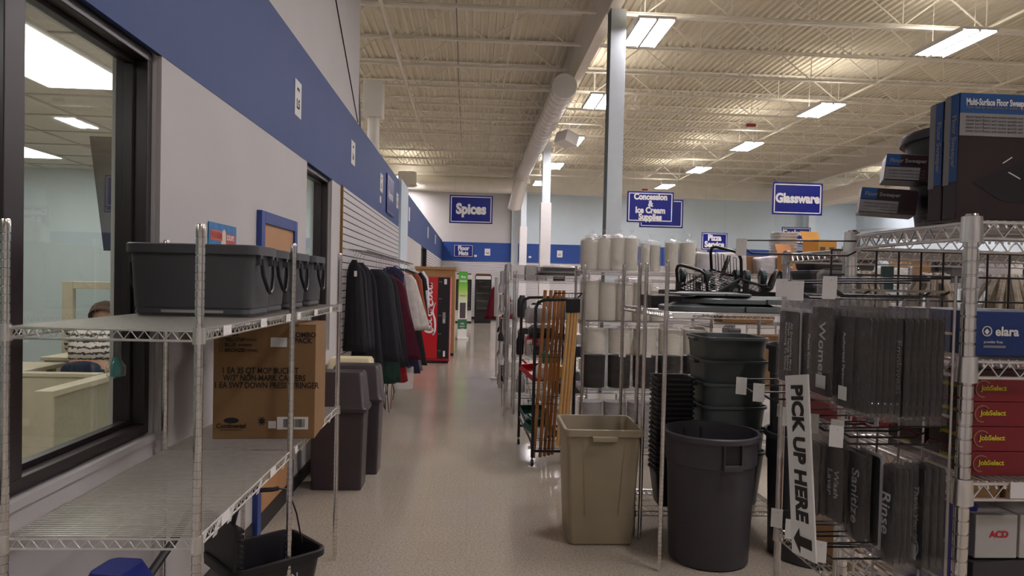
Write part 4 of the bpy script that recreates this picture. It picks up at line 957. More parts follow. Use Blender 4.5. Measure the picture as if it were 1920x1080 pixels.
def plate(label, X, Y, z, w, h, lines=(), sz=.03, white=False, group=None, sticker=False, tilt=0., first={}):
    key = (w, h, white, sticker, tuple(lines))
    if not lines and key in first: return dup(first[key], (X, Y, z), rot=(tilt, 0, 0), label=label)
    t = thing('hanging_sign_plate', label, 'sign plate', (X, Y, z), rot=(tilt, 0, 0), group=group)
    MB().prism([(a, b) for a, b, _ in rr(h, w, .006, 0, 2)], -.0012, .0012, Matrix.Translation((0, 0, -.032-h/2)) @ Matrix.Rotation(PI/2, 4, 'Y')).build('plate', PLATE, t)
    if white: MB().box(.001, -w/2-.006, -.036-h, .0035, w/2+.006, -.026).build('white_backing', PLATEW, t)
    g = w/2+.009; H = h+.045
    m = MB(); m.loft([[(x, y, zz) for x, y in ((-.004, -g), (-.004, g), (.005, g), (.005, -g))] for zz in (-.012, -.02-.0, -H)], True, False, True)
    m.quad((-.001, -g*.8, -.013), (-.001, g*.8, -.013), (.0, g*.55, .012), (.0, -g*.55, .012))
    m.build('clear_bag', FILMP, t)
    for i, s_ in enumerate(lines):
        text(s_, sz, PRT, t, (-.0018, -(i-(len(lines)-1)/2)*-sz*1.0, -.032-h/2), DOWN, 'plate_lettering', bold=.01, ext=.0002)
    if sticker: MB().box(-.0052, -w*.3, -.03-h*.93, -.0045, w*.15, -.03-h*.78).build('price_sticker', PAPER, t)
    if not lines: first[key] = t
    return t
def hook(label, Y, z, L=.215, X=.902, tagw=.024):
    t = thing('display_hook', label, 'hook', (X, Y, z), group='black display hooks')
    MB().path([(0, 0, .01), (-.02, 0, 0), (-L+.02, 0, .0), (-L, 0, .012)], .0022, 6).build('prong', BLACKM, t)
    MB().path([(0, 0, .035), (-L, 0, .030), (-L-.004, 0, .026)], .0018, 6).build('tag_arm', BLACKM, t)
    MB().box(-.002, -tagw/2, -.012, .001, tagw/2, .028).build('price_tag', PAPER, t, (-L-.006, 0, .006), rot=(0, .1, .95))
for _n in (): pass
UP = [(1.27, 'nearest'), (1.33, 'second'), (1.39, 'third'), (1.46, 'fourth'), (1.54, 'farthest')]
for y, nm in UP:
    hook('upper row black display hook with price tag, %s' % nm, y, 1.705+.006*math.sin(y*90), .215+.018*math.sin(y*60))
for y, nm in UP[:4]: hook('lower row black display hook with price tag, %s' % nm, y, 1.43, .19+.02*math.sin(y*70))
for y, nm in UP[:4]: hook('bottom row black display hook with price tag, %s' % nm, y+.03, 1.20)
for y, nm in ((1.50, 'nearer'), (1.6, 'farther')): hook('middle height black display hook above the white pick up sign, %s' % nm, y, 1.475, .26)
hook('highest black display hook reaching over the upper row', 1.60, 1.80, .27)
plate('bagged plate reading Employees Only on the nearest upper hook', .80, 1.27, 1.70, .058, .182, ('Employees', 'Only'), .024)
for i in range(6): plate(ORD2[i]+' charcoal plate edge on behind the Employees Only plate', .813+.012*i, 1.27, 1.70, .058, .182, group='plates behind the Employees Only plate')
for i in range(5): plate(ORD2[i]+' charcoal plate edge on in front of the Employees Only plate', .738+.012*i, 1.275, 1.70, .058, .178, group='plates before the Employees Only plate')
plate('bagged charcoal plate with small print and square sticker, second upper hook', .734, 1.33, 1.70, .068, .178, ('Authorized Personnel',), .013, sticker=True)
for i in range(4): plate(ORD2[i]+' charcoal plate behind the one with the square sticker', .747+.012*i, 1.33, 1.70, .068, .178, group='plates behind the stickered plate')
plate('bagged plate reading Women on the third upper hook', .722, 1.395, 1.715, .088, .18, ('Women',), .036, sticker=True)
for i in range(3): plate(ORD2[i]+' charcoal plate behind the Women plate', .735+.014*i, 1.395, 1.715, .088, .18, group='plates behind the Women plate')
plate('bagged white framed plate with small notice print on the fourth upper hook', .73, 1.465, 1.70, .07, .165, ('Please Knock',), .014, white=True)
plate('leftmost bagged white framed plate with three lines of small print', .722, 1.545, 1.70, .095, .16, ('All Employees Must', 'Wash Hands Before', 'Returning To Work'), .0135, white=True)
for i in range(3): plate(ORD2[i]+' white framed plate behind the leftmost bagged plate', .737+.014*i, 1.545, 1.70, .095, .16, white=True, group='plates behind the leftmost plate')
plate('bagged plate reading Thank You For Not Smoking with a round symbol, lower row', .842, 1.265, 1.425, .062, .19, ('Thank You For', 'Not Smoking'), .019, sticker=True)
t = [o for o in COL.objects if o.get('label', '').startswith('bagged plate reading Thank')][0]
MB().path([(-.002, .02*math.cos(a), -.185+.02*math.sin(a)) for a in [k*PI/8 for k in range(16)]], .0012, 4, closed=True).build('round_symbol', PRT, t)
for i in range(3): plate(ORD2[i]+' charcoal plate behind the Not Smoking plate', .856+.012*i, 1.265, 1.425, .062, .19, group='plates behind the Not Smoking plate')
plate('bagged plate reading Rinse, lower row', .795, 1.275, 1.42, .056, .18, ('Rinse',), .038)
for i in range(3): plate(ORD2[i]+' charcoal plate behind the Rinse plate', .807+.01*i, 1.275, 1.42, .056, .18, group='plates behind the Rinse plate')
plate('bagged plate reading Sanitize, lower row', .768, 1.335, 1.43, .072, .172, ('Sanitize',), .036, white=False)
plate('white backed plate showing its pale edge beside the Sanitize plate', .79, 1.325, 1.43, .066, .172, white=True)
plate('bagged plate reading Wash and Lavar, lower row', .75, 1.385, 1.43, .07, .15, ('Wash', 'Lavar'), .025)
for i in range(3): plate(ORD2[i]+' charcoal plate behind the Wash plate', .762+.012*i, 1.385, 1.43, .07, .15, group='plates behind the Wash plate')
for i in range(4): plate(ORD2[i]+' bagged plate with fine print left of the Wash plate', .735+.014*i, 1.45, 1.425, .07, .15, ('Employees Must Wash',) if i == 0 else (), .011, group='plates left of the Wash plate')
for i in range(5): plate(ORD2[i]+' bagged plate at the bottom right, hanging on the bottom row', .74+.025*i, 1.30, 1.19, .06, .17, group='plates on the bottom row')
# vertical PICK UP HERE board
t = thing('pick_up_sign', 'white vertical board reading PICK UP HERE with a black arrow', 'sign', (.668, 1.365, 1.36), rot=(-.16, 0, 0))
MB().box(0, -.05, -.175, .003, .05, .185).build('board', PAPER, t)
text('PICK UP HERE', .066, INK, t, (-.001, .0, .03), DOWN, 'sign_lettering', bold=.04, sx=.66)
MB().add([(-.001, .038, -.145), (-.001, .012, -.120), (-.001, .012, -.135), (-.001, -.038, -.135), (-.001, -.038, -.155), (-.001, .012, -.155), (-.001, .012, -.170)], [tuple(range(7))]).build('arrow', INK, t)
tag(MB().path([(.665, 1.40, 1.19), (.72, 1.38, 1.20), (.9, 1.36, 1.20)], .002, 5).build('hook_wire', BLACKM), 'thin black wire crossing the foot of the pick up board', 'wire')
# small red capped items hanging low behind the plates
for i in range(6):
    t = thing('carded_clip', 'small carded clip hanging between the two rows of plates, %s' % names[i], 'clip', (.80+.012*i, 1.34+.05*i, 1.50))
    MB().box(0, -.02, -.05, .002, .02, .01).build('card', PAPER, t); MB().box(-.006, -.008, -.045, -.0005, .012, -.015).build('clip_body', (BLACKP, CR, ZINC)[i % 3], t)
# boxes on the rack
BXB = mat('box_print_blue', '1b4f8c', .4); BXG = mat('box_print_grey', '8d8b8a', .5, var=.05); BXD = mat('box_print_maroon', '2c1a1e', .35, var=.25, scale=10)
def sweeper(label, x, y, z, W, H, D, rot=(0, 0, 0), big=True):
    t = thing('sweeper_box', label, 'box', (x, y, z), rot=rot)
    MB().box(0, 0, 0, W, D, H).build('box_body', BXD, t, bevel=.002)
    if big:
        MB().box(.001, -.0012, H*.84, W-.001, -.0004, H-.001).build('blue_header', BXB, t); MB().box(.001, -.0012, H*.66, W-.001, -.0004, H*.839).build('grey_text_panel', BXG, t)
        text('Multi-Surface Floor Sweeper', .0175, PAPER, t, (.012, -.0018, H*.925), FRONT, 'box_title', bold=.03, align='LEFT', ext=.0002, sx=.62)
        text('Makes clean-ups quick and easy on carpets, rugs,', .0085, BXG, t, (.012, -.0018, H*.885), FRONT, 'box_caption', align='LEFT', ext=.0002, sx=.7)
        for k in range(5): text('cleans hard floors and carpet quickly and quietly without cords', .007, mat('fine_print', '5c5a5c', .6), t, (.012, -.0018, H*(.81-.028*k)), FRONT, 'fine_print', align='LEFT', ext=.0001)
        MB().box(-.0012, D*.02, H*.30, -.0004, D*.55, H*.995).build('side_blue', BXB, t); MB().box(-.0012, D*.56, H*.28, -.0004, D*.98, H*.99).build('side_grey', BXG, t)
        text('Floor Sweeper', .017, BXG, t, (-.0016, D*.28, H*.62), DOWN, 'side_title', bold=.02, ext=.0002)
        m = MB(); m.add([(W*.1, -.001, H*.3), (W*.55, -.001, H*.52), (W*.95, -.001, H*.34), (W*.8, -.001, H*.12), (W*.3, -.001, H*.15)], [(0, 1, 2, 3, 4)]).build('sweeper_picture', BLACKP, t)
        for a, b, c, d_ in ((.62, .62, .55, .42), (.3, .45, .36, .5), (.34, .38, .42, .33), (.5, .31, .6, .38)): MB().tube((W*a, -.0018, H*b), (W*c, -.0018, H*d_), .0012, 4).build('shine_line', PAPER, t)
    else:
        MB().box(.001, -.001, H*.55, W*.28, -.0003, H-.001).build('blue_corner', BXB, t); MB().box(.001, -.001, .002, W*.68, -.0003, H*.5).build('grey_text_panel', BXG, t)
        text('Floor Sweeper', .0125, BXG, t, (.008, -.0014, H*.74), FRONT, 'box_title', bold=.02, align='LEFT', ext=.0002)
        for k in range(3): text('cordless rechargeable cleaning', .006, mat('fine_print', '5c5a5c', .6), t, (.008, -.0014, H*(.38-.12*k)), FRONT, 'fine_print', align='LEFT', ext=.0001)
        MB().box(W+.0003, .002, H*.5, W+.001, D-.002, H-.002).build('side_blue', BXB, t); MB().box(W+.0003, .002, .002, W+.001, D-.002, H*.48).build('side_grey', BXG, t)
    return t
sweeper('large floor sweeper box standing on top of the near shelving, its front facing out', .930, 1.302, 1.862, .30, .243, .040)
sweeper('second large floor sweeper box, directly behind the front one', .930, 1.346, 1.862, .30, .238, .041)
sweeper('lower small sweeper box tilted on the top shelf left of the large boxes', .905, 1.60, 1.905, .118, .058, .10, (0, .10, -.45), False)
sweeper('upper small sweeper box tilted on top of the lower small one', .945, 1.57, 1.977, .105, .060, .10, (0, .09, -.45), False)
tag(bag(.16, .12, .045, 12, False).build('crumpled_clear_bag', FILM, None, (.99, 1.59, 1.862), smooth=True), 'crumpled clear plastic under the small sweeper boxes', 'bag')
t = tag(rtub(.135, .165, .235, lip=.01, lh=.02, n=36).build('round_grey_tub', GREYD, None, (1.205, 1.60, 1.862), smooth=True), 'round dark grey tub behind the large sweeper boxes on the top shelf', 'tub')
# glove boxes
def stack_box(name, label, x, y, z, W, D, H, m, brand, brand_m, sz, px, extra=None, rz=0):
    t = thing(name, label, 'box', (x, y, z), rz)
    MB().box(0, 0, 0, W, D, H).build('box_body', m, t, bevel=.0015)
    text(brand, sz, brand_m, t, (px, -.0012, H*.55), FRONT, 'brand_lettering', bold=.03, align='LEFT', ext=.0003)
    if extra: extra(t, W, D, H)
    return t
EB = mat('glove_box_blue', '12336f', .4); YEL = mat('yellow_print', 'd0c02c', .5); JR = mat('glove_box_red', '7c1420', .4); RIM = mat('ring_print', '9a6a55', .5)
def elx(t, W, D, H):
    MB().path([(.022+.009*math.cos(a), -.0008, H*.56+.009*math.sin(a)) for a in [k*PI/8 for k in range(16)]], .0012, 4, closed=True).build('round_logo', PAPER, t)
    MB().add([(.022, -.001, H*.62), (.027, -.001, H*.55), (.022, -.001, H*.48), (.017, -.001, H*.55)], [(0, 1, 2, 3)]).build('drop_mark', PAPER, t)
    text('powder free', .0075, PAPER, t, (.016, -.0012, H*.32), FRONT, 'small_print', align='LEFT', ext=.0002); MB().box(.016, -.001, H*.19, .06, -.0004, H*.24).build('white_bar', BXG, t)
stack_box('glove_box', 'blue glove box with a white round logo on the second shelf', .955, 1.27, 1.60, .26, .13, .085, EB, 'elara', PAPER, .024, .038, elx)
stack_box('glove_box', 'blue glove box behind the one with the round logo', .955, 1.42, 1.60, .26, .13, .085, EB, '', PAPER, .02, .03)
def jx(t, W, D, H):
    MB().path([(.022+.0155*math.cos(a), -.0008, H*.52+.0155*math.sin(a)) for a in [k*PI/9 for k in range(2, 15)]], .0016, 4).build('ring_print', RIM, t)
    MB().box(-.0008, .004, .003, -.0002, D-.004, H-.003).build('side_panel', mat('glove_box_dark', '2a1216', .4), t)
    text('JobSelect', .012, YEL, t, (-.0014, D/2, H*.55), LEFT, 'side_lettering', bold=.05, ext=.0003)
for i, nm in enumerate(('lowest', 'second', 'third', 'topmost')):
    stack_box('glove_box', nm+' red glove box with yellow lettering in the near stack', .952, 1.27, 1.371+.0475*i, .27, .12, .0465, JR, 'JobSelect', YEL, .0135, .018, jx)
    stack_box('glove_box', nm+' red glove box in the stack right behind the near stack', .952, 1.41, 1.371+.0475*i, .27, .12, .0465, JR, 'JobSelect', YEL, .0135, .018, jx)
for i, (x_, lab) in enumerate(((.985, 'left'), (1.075, 'right'))):
    stack_box('white_carton', lab+' small white carton under the red glove boxes', x_, 1.29, 1.205, .085, .085, .085, mat('white_carton', 'b9b6b2', .6), 'ACD', CR, .018, .028)
tag(MB().box(0, 0, 0, .28, .2, .095).build('long_dark_box', mat('dark_grey_card', '3a383a', .6), None, (.975, 1.28, 1.105), rot=(0, 0, .12), bevel=.002), 'long dark grey box under the two white cartons', 'box')
tag(MB().box(0, 0, 0, .06, .3, .2).build('blue_packet', mat('deep_blue_packet', '1e1f6e', .4), None, (.945, 1.31, 1.105), bevel=.004), 'deep blue packet between the post and the white cartons', 'packet')

# second rack with mop heads behind a black grid
r2 = shelving('chrome shelving of mop heads behind the black wire grid', 1.25, 2.27, 1.22, .45, [.2, .75, 1.25, 1.56, 1.86], 1.87, [(0, 0), (0, .45), (1.22, 0), (1.22, .45)], along='Y', m=CHROMED, fine=False)
t = thing('black_wire_grid', 'black wire grid panel hung in front of the mop heads', 'panel', (1.17, 2.22, 1.45))
m = MB()
for k in range(17): m.tube((.076*k, 0, 0), (.076*k, 0, .40), .0035, 5, cap=False)
for k in range(6): m.tube((0, 0, .08*k), (1.216, 0, .08*k), .0035, 5, cap=False)
m.build('grid_wires', BLACKM, t)
YARN = mat('mop_yarn', 'cbbfa8', .95, var=.2, scale=30, bump=.5, bscale=60)
def mop(label, x, y, z, n=34):
    t = thing('string_mop', label, 'mop', (x, y, z)); m = MB(); rd = random.Random(int(x*1000))
    for k in range(n):
        a = rd.uniform(0, 2*PI); q = rd.uniform(.3, 1)
        p = [(0, 0, .20), (.05*math.cos(a)*q, .05*math.sin(a)*q, .22), (.10*math.cos(a)*q, .10*math.sin(a)*q, .13), (.12*math.cos(a)*q, .11*math.sin(a)*q, .02)]
        m.path(p, .009, 5)
    m.build('yarn_strands', YARN, t, smooth=True); MB().cbox((0, 0, .205), (.10, .04, .035)).build('head_band', PAPER, t, bevel=.005)
    bag(.27, .25, .235, int(x*777), False).build('clear_bag', FILMT, t, smooth=True)
for i, (x_, lab) in enumerate(((1.42, 'leftmost'), (1.70, 'second'), (1.98, 'third'), (2.26, 'rightmost'))): mop(lab+' bagged cream yarn mop head behind the black grid', x_, 2.48, 1.563)
for i in range(8):
    stack_box('glove_box', 'red glove box on the mop rack, %s from the left, %s layer' % (('first', 'second', 'third', 'fourth')[i % 4], ('lower', 'upper')[i//4]), 1.275+.285*(i % 4), 2.29, 1.253+.105*(i//4), .27, .3, .10, JR, 'JobSelect', YEL, .03, .04)
for i in range(4): tag(MB().box(0, 0, 0, .27, .38, .3).build('brown_carton', CARD, None, (1.28+.29*i, 2.3, .755), bevel=.004), 'brown carton on the mop rack, %s from the left' % ('first', 'second', 'third', 'fourth')[i], 'box')
tag(MB().loft([rr(.03, .012, .004, z) for z in (0, .05, .06)], True, True, True).build('price_clip', mat('clip_teal', '5f8a8a', .3, trans=.4), None, (1.02, 1.665, 1.72)), 'pale teal plastic clip on the far upright of the near shelving', 'clip')

# ------------------------------------------------------------------ broom rack in the aisle
t = thing('broom_rack', 'black tubular rack on casters holding wooden handles and cleaning tools', 'rack', (.56, 6.5, 0))
def hoop(y, x0, x1):
    r = .08; return MB().path([(x0, y, .08), (x0, y, 1.56-r), (x0+r*.3, y, 1.56-r*.3), (x0+r, y, 1.56), (x1-r, y, 1.57), (x1, y, 1.57), (x1, y, .1)], .016, 8)
hoop(0, .04, .42).build('front_hoop', BLACKM, t, smooth=True); hoop(.86, -.03, .42).build('rear_hoop', BLACKM, t, smooth=True)
MB().path([(.2, 0, 1.57), (.2, -.12, 1.625), (.46, -.08, 1.63), (.42, 0, 1.57)], .008, 6).build('hanging_bar', BLACKM, t, smooth=True)
MB().tube((.04, 0, .14), (.42, 0, .14), .014, 6).build('low_bar', BLACKM, t); MB().tube((-.03, .86, .2), (.42, .86, .2), .014, 6).build('low_bar', BLACKM, t); MB().tube((.04, 0, .2), (-.03, .86, .3), .01, 6).build('side_bar', BLACKM, t)
for px, py in ((.04, 0), (-.03, .86), (.42, 0), (.42, .86)):
    c = MB().tube((px-.012, py, .03), (px+.012, py, .03), .03, 12).build('caster', BLACKP, t); MB().tube((px, py, .03), (px, py, .09), .009, 6).build('stem', ZINC, c)
def tray(z0):
    m = MB()
    for k in range(9): m.tube((.0+.05*k, .8, z0+.34), (.03+.045*k, .03, z0), .003, 4, cap=False)
    for k in range(8): u = k/7; m.tube((-.02+.05*(1-u)*.9, .03+.77*u, z0+.34*u), (.42, .03+.77*u, z0+.34*u), .003, 4, cap=False)
    return m
for i, z0 in enumerate((.16, .58, 1.02)):
    tr = tray(z0).build('sloping_wire_tray', BLACKM, t)
    MB().box(.0, .028, z0-.01, .06, .03, z0+.02).box(-.01, .3, z0+.1, .04, .302, z0+.14).build('price_tag', PAPER, tr)
for i, (x0, x1) in enumerate(((.624, .70), (.688, .760), (.734, .810), (.776, .852), (.818, .897))):
    lab = ['leftmost', 'second', 'third', 'fourth', 'fifth'][i]+' orange brown wooden pole standing in the black rack'
    tag(MB().tube((0, 0, 0), (x1-x0, .03, 1.60), .0165, 10).build('wooden_pole', HANDLE, None, (x0, 6.60+.035*i, .05), smooth=True), lab, 'pole', 'orange brown poles')
for i, (x0, x1) in enumerate(((.816, .894), (.850, .928), (.884, .958), (.904, .982))):
    t2 = thing('broom', ['leftmost', 'second', 'third', 'rightmost'][i]+' pale wooden pole with black head up, hanging at the right of the black rack', 'broom', (x0, 6.36+.02*i, .22), group='pale poles with black heads')
    MB().tube((0, 0, 0), (x1-x0, .02, 1.25), .015, 10).build('handle', HANDLE2, t2, smooth=True)
    MB().box(x1-x0-.026, -.0, 1.23, x1-x0+.026, .05, 1.36).build('black_head', BLACKP, t2, bevel=.006)
    MB().path([(x1-x0, .02, 1.36), (x1-x0, .02, 1.40), (x1-x0+.015, .02, 1.415), (x1-x0+.02, .02, 1.40)], .003, 5).build('hang_loop', ZINC, t2)
def dustpan(label, x, y, z, m, rz, tilt):
    t = thing('dustpan', label, 'dustpan', (x, y, z), rot=(tilt, 0, rz))
    MB().box(-.13, -.12, 0, .13, .12, .006).box(-.13, .112, 0, .13, .12, .06).box(-.13, -.12, 0, -.124, .12, .05).box(.124, -.12, 0, .13, .12, .05).build('pan', m, t, bevel=.002)
    MB().loft([rr(.03, .02, .008, 0), rr(.035, .025, .008, .12)], True, True, True).xf(Matrix.Translation((0, .12, .03)) @ Matrix.Rotation(-PI/2, 4, 'X')).build('grip', m, t, smooth=True)
dustpan('dark green dustpan on the lowest tray of the black rack', .70, 6.78, .27, mat('green_plastic', '0f4a3e', .4), .5, .42)
dustpan('second dark green dustpan lying behind on the lowest tray', .66, 7.0, .37, mat('green_plastic', '0f4a3e', .4), .2, .42)
dustpan('bright red dustpan on the middle tray of the black rack', .66, 6.95, .80, mat('red_plastic', 'b5141e', .35), .6, .42)
for i, (x_, y_, z_, w_, h_, m_, lab) in enumerate(((.70, 6.85, 1.20, .26, .10, BLACKP, 'black floor squeegee head tilted on the upper tray'), (.66, 7.1, 1.33, .22, .16, mat('clear_grey_plastic', 'b9b6b8', .3, trans=.3, var=.06), 'clear grey bag of scrapers on the upper tray'),
        (.74, 6.95, .76, .22, .15, PAPER, 'white packaged cleaning pad pack on the middle tray'), (.80, 7.15, .90, .16, .12, mat('green_pack', '2e6b50', .5), 'green packaged scrub pads on the middle tray'), (.84, 6.9, .80, .1, .12, mat('yellow_pack', 'd99a2a', .5), 'yellow orange brush behind the wooden handles'), (.62, 6.9, 1.12, .14, .1, mat('red_plastic', 'b5141e', .35), 'red and white brush on the upper tray left end'), (.78, 7.2, .50, .2, .12, PAPER, 'crumpled white pack on the lowest tray back edge'))):
    tag(MB().loft([rr(w_, .12, .02, 0), rr(w_*1.03, .13, .02, h_*.6), rr(w_*.8, .08, .02, h_)], True, True, True).build('cleaning_item', m_, None, (x_, y_, z_), rot=(.4, 0, .2*i), smooth=True), lab, 'cleaning tool')

# ------------------------------------------------------------------ racks farther down the right of the aisle
COLR = [('white', PAPER), ('black', BLACKP), ('dark grey', GREYD), ('clear', mat('clear_grey_plastic', 'b9b6b8', .3)), ('silver', STEEL), ('brown', CARD), ('green', mat('lime_green', '5aa83c', .5)), ('tan', mat('tan_cloth', 'a89878', .8)), ('red', mat('red_plastic', 'b5141e', .35)), ('blue', EB)]
def fill(rname, x, y, W, D, levels, seed, pool=(0, 0, 1, 3, 4, 3, 2, 0), hmax=.3):
    rd = random.Random(seed)
    for li, z in enumerate(levels):
        a = .02; k = 0
        while a < W-.14:
            w_ = rd.uniform(.12, .26); w_ = min(w_, W-a-.01); h_ = rd.uniform(.12, hmax)
            cn, cm = COLR[rd.choice(pool)]; kind = rd.choice((0, 1, 2))
            lv = ['lowest', 'second', 'third', 'fourth', 'top'][li] if li < len(levels)-1 else 'top'
            pos = ['first', 'second', 'third', 'fourth', 'fifth', 'sixth', 'seventh', 'eighth', 'ninth', 'tenth', 'eleventh', 'twelfth', 'thirteenth', 'fourteenth'][k]
            dd = D*.8
            if kind == 0: o = MB().loft([rr(w_*.9, dd*.8, .02, 0), rr(w_*.95, dd*.85, .03, h_*.7), rr(w_*.6, dd*.5, .03, h_)], True, True, True).build('packaged_item', cm, smooth=True); kn = 'soft pack'
            elif kind == 1:
                o = MB().box(-w_*.45, -dd*.42, 0, w_*.45, dd*.42, h_).build('boxed_item', cm, bevel=.004); kn = 'box'
            else:
                o = MB().lathe([(w_*.36, 0), (w_*.42, h_*.1), (w_*.42, h_*.75), (w_*.25, h_*.95), (w_*.25, h_)], 16, cap0=True, cap1=True).build('round_container', cm, smooth=True); kn = 'round container'
            o.location = (x+a+w_/2, y+D/2, z+.003)
            tag(o, '%s %s, %s shelf of the %s, %s from left' % (cn, kn, lv, rname, pos), kn)
            a += w_; k += 1
d1 = shelving('chrome utensil rack behind the broom rack on the right of the aisle', .58, 9.05, .95, .5, [.25, .75, 1.25, 1.82], 1.87, [(0, 0), (0, .5), (.95, 0), (.95, .5)], m=CHROMED, fine=False, along='Y')
fill('utensil rack', .58, 9.05, .95, .5, [.25, .75, 1.25], 3)
d2 = shelving('second chrome rack farther along the right of the aisle', .58, 10.8, 1.2, .5, [.25, .75, 1.25, 1.75], 1.87, [(0, 0), (0, .5), (1.2, 0), (1.2, .5)], m=CHROMED, fine=False, along='Y')
fill('second aisle rack', .58, 10.8, 1.2, .5, [.25, .75, 1.25, 1.75], 5, hmax=.25)
t = thing('foil_wrapped_trays', 'crinkled silver and black wrapped trays on top of the utensil rack', 'trays', (1.15, 9.3, 1.823))
for k in range(4): MB().loft([rr(.55-.03*k, .4, .05, .03*k), rr(.58-.03*k, .42, .05, .03*k+.014), rr(.5-.03*k, .38, .05, .03*k+.028)], True, True, True).build('wrapped_tray', (BLACKP, STEEL)[k % 2], t, (R.uniform(-.03, .03), 0, 0), smooth=True)
bag(.62, .46, .13, 41, False).build('film_wrap', FILM, t, smooth=True)
t = thing('wire_grid_rack', 'tall chrome grid of hanging utensils at the aisle end of the utensil rack', 'rack', (.45, 9.0, 0))
m = MB()
for k in range(9): m.tube((0, .08*k, .35), (0, .08*k, 1.95), .003, 4, cap=False)
for k in range(21): m.tube((0, 0, .35+.08*k), (0, .64, .35+.08*k), .003, 4, cap=False)
m.build('grid_wires', ZINC, t)
for yy in (0, .64): MB().tube((0, yy, 0), (0, yy, 1.9), .011, 8).build('post', CHROMED, t)
rd = random.Random(11)
UT = [('steel ladle', STEEL), ('black spatula', BLACKP), ('clear bagged whisk', MATS['clear_grey_plastic']), ('white scoop', PAPER), ('steel tongs', STEEL), ('black brush', BLACKP), ('tan brush', MATS['tan_cloth']), ('clear bagged spoon set', MATS['clear_grey_plastic'])]
for r_ in range(5):
    for k in range(6):
        nm, mm_ = UT[rd.randrange(8)]; L_ = rd.uniform(.2, .3)
        o = MB().loft([rr(.02, .012, .004, 0), rr(.022, .012, .004, -L_*.6), rr(rd.uniform(.04, .09), .03, .01, -L_*.75), rr(rd.uniform(.04, .08), .03, .01, -L_)], True, True, True).tube((0, 0, -.01), (.066-.02*(k % 2), 0, -.005), .003, 4).build('hanging_utensil', mm_, None, (.39+.02*(k % 2), 9.04+.1*k, 1.86-.31*r_), smooth=True)
        tag(o, '%s on the aisle end grid, %s row, %s from the front' % (nm, ('top', 'second', 'third', 'fourth', 'bottom')[r_], ('first', 'second', 'third', 'fourth', 'fifth', 'sixth')[k]), 'utensil')
t = thing('jacket', 'dark red jacket hanging at the aisle end far down on the right', 'jacket', (.53, 12.95, 1.66))
cloth(.3, .5, .62, .14, 5).build('fabric_body', FAB('dark_red', '6e1224'), t, smooth=True, ang=2); MB().path([(0, 0, -.02), (0, 0, .04), (.0, -.2, .05), (-.0, -.62, .05)], .006, 5).build('hanger', CHROME, t)
t = thing('white_display_tube', 'tall white display column at the aisle corner of the second rack', 'display', (.47, 12.3, 0))
MB().lathe([(.1, 0), (.1, .03), (.03, .04), (.03, 1.1), (.07, 1.12), (.07, 1.8)], 16, cap1=True).build('tube_body', PAPER, t, smooth=True)
for i, (x_, y_, W_) in enumerate(((2.0, 8.9, 2.2), (4.6, 7.9, 2.4), (2.2, 11.4, 2.4), (5.2, 11.0, 2.4), (3.6, 5.9, 1.8))):
    nm = ('rack behind the cups', 'rack right of the cups', 'rear middle rack', 'rear right rack', 'rack by the cans')[i]
    shelving('chrome '+nm, x_, y_, W_, .5, [.3, .8, 1.3, 1.8], 1.85, [(0, 0), (0, .5), (W_, 0), (W_, .5)], m=CHROMED, fine=False, along='Y')
    fill(nm, x_, y_, W_, .5, [.3, .8, 1.3] if i < 4 else [.3, .8, 1.3, 1.8], 20+i, pool=(0, 0, 0, 3, 5, 1, 0, 2))

# ------------------------------------------------------------------ office seen through the window
PARTI = mat('partition_fabric', 'b9b6a2', .9, var=.05, scale=30); PTRIM = mat('partition_trim', 'd2c9b2', .6)
t = thing('cubicle_partition', 'low grey green office partition with cream cap behind the near window', 'partition', (-2.77, 4.6, 0))
MB().box(.02, .02, 0, .10, 2.6, .92).build('panel', PARTI, t); MB().box(0, 0, .92, .12, 2.62, .955).build('top_cap', PTRIM, t); MB().box(0, 0, 0, .12, .02, .92).build('end_post', PTRIM, t)
t = thing('cubicle_partition', 'low cream office partition crossing behind the near one', 'partition', (-5.2, 5.42, 0))
MB().box(0, 0, 0, 2.4, .08, .93).build('panel', PTRIM, t); MB().box(0, -.01, .93, 2.4, .09, .955).build('top_cap', PTRIM, t)
t = thing('cubicle_partition', 'tall cream partition with a square window behind the bending person', 'partition', (-3.93, 6.95, 0))
MB().box(0, 0, 0, .1, .06, 1.63).box(.1, 0, 1.56, 1.3, .06, 1.63).box(.1, 0, 0, 1.3, .06, .98).box(.62, 0, .98, .70, .06, 1.56).box(1.2, 0, .98, 1.3, .06, 1.56).build('frame', PTRIM, t, bevel=.004); MB().quad((.1, .03, .98), (1.2, .03, .98), (1.2, .03, 1.56), (.1, .03, 1.56)).build('pane', GLASS, t)
t = thing('office_desk', 'cream office desk with papers behind the low partition', 'desk', (-5.25, 5.55, 0))
MB().box(0, 0, .90, 1.75, .7, .935).build('desk_top', PTRIM, t, bevel=.004)
for a, b in ((.05, .05), (1.65, .05), (.05, .6), (1.65, .6)): MB().box(a, b, 0, a+.05, b+.05, .9).build('leg', ZINC, t)
for i in range(4): tag(MB().box(-.14, -.11, 0, .14, .11, .03+.01*i).build('paper_stack', PAPER, None, (-3.95+.02*i, 5.8, .937+.04*i), rot=(0, 0, .15*i)), 'pile of white papers on the office desk, %s' % ('lowest', 'second', 'third', 'topmost')[i], 'papers')
tag(MB().box(-.03, -.13, 0, .0, .13, .2).build('orange_folder', mat('folder_orange', 'd99a4a', .6), None, (-3.72, 5.85, .937)), 'upright orange folder beside the papers on the office desk', 'folder')
t = thing('wall_television', 'dark tilted flat screen hanging in the office with painted sign reflections', 'television', (-2.5, 4.9, 1.87))
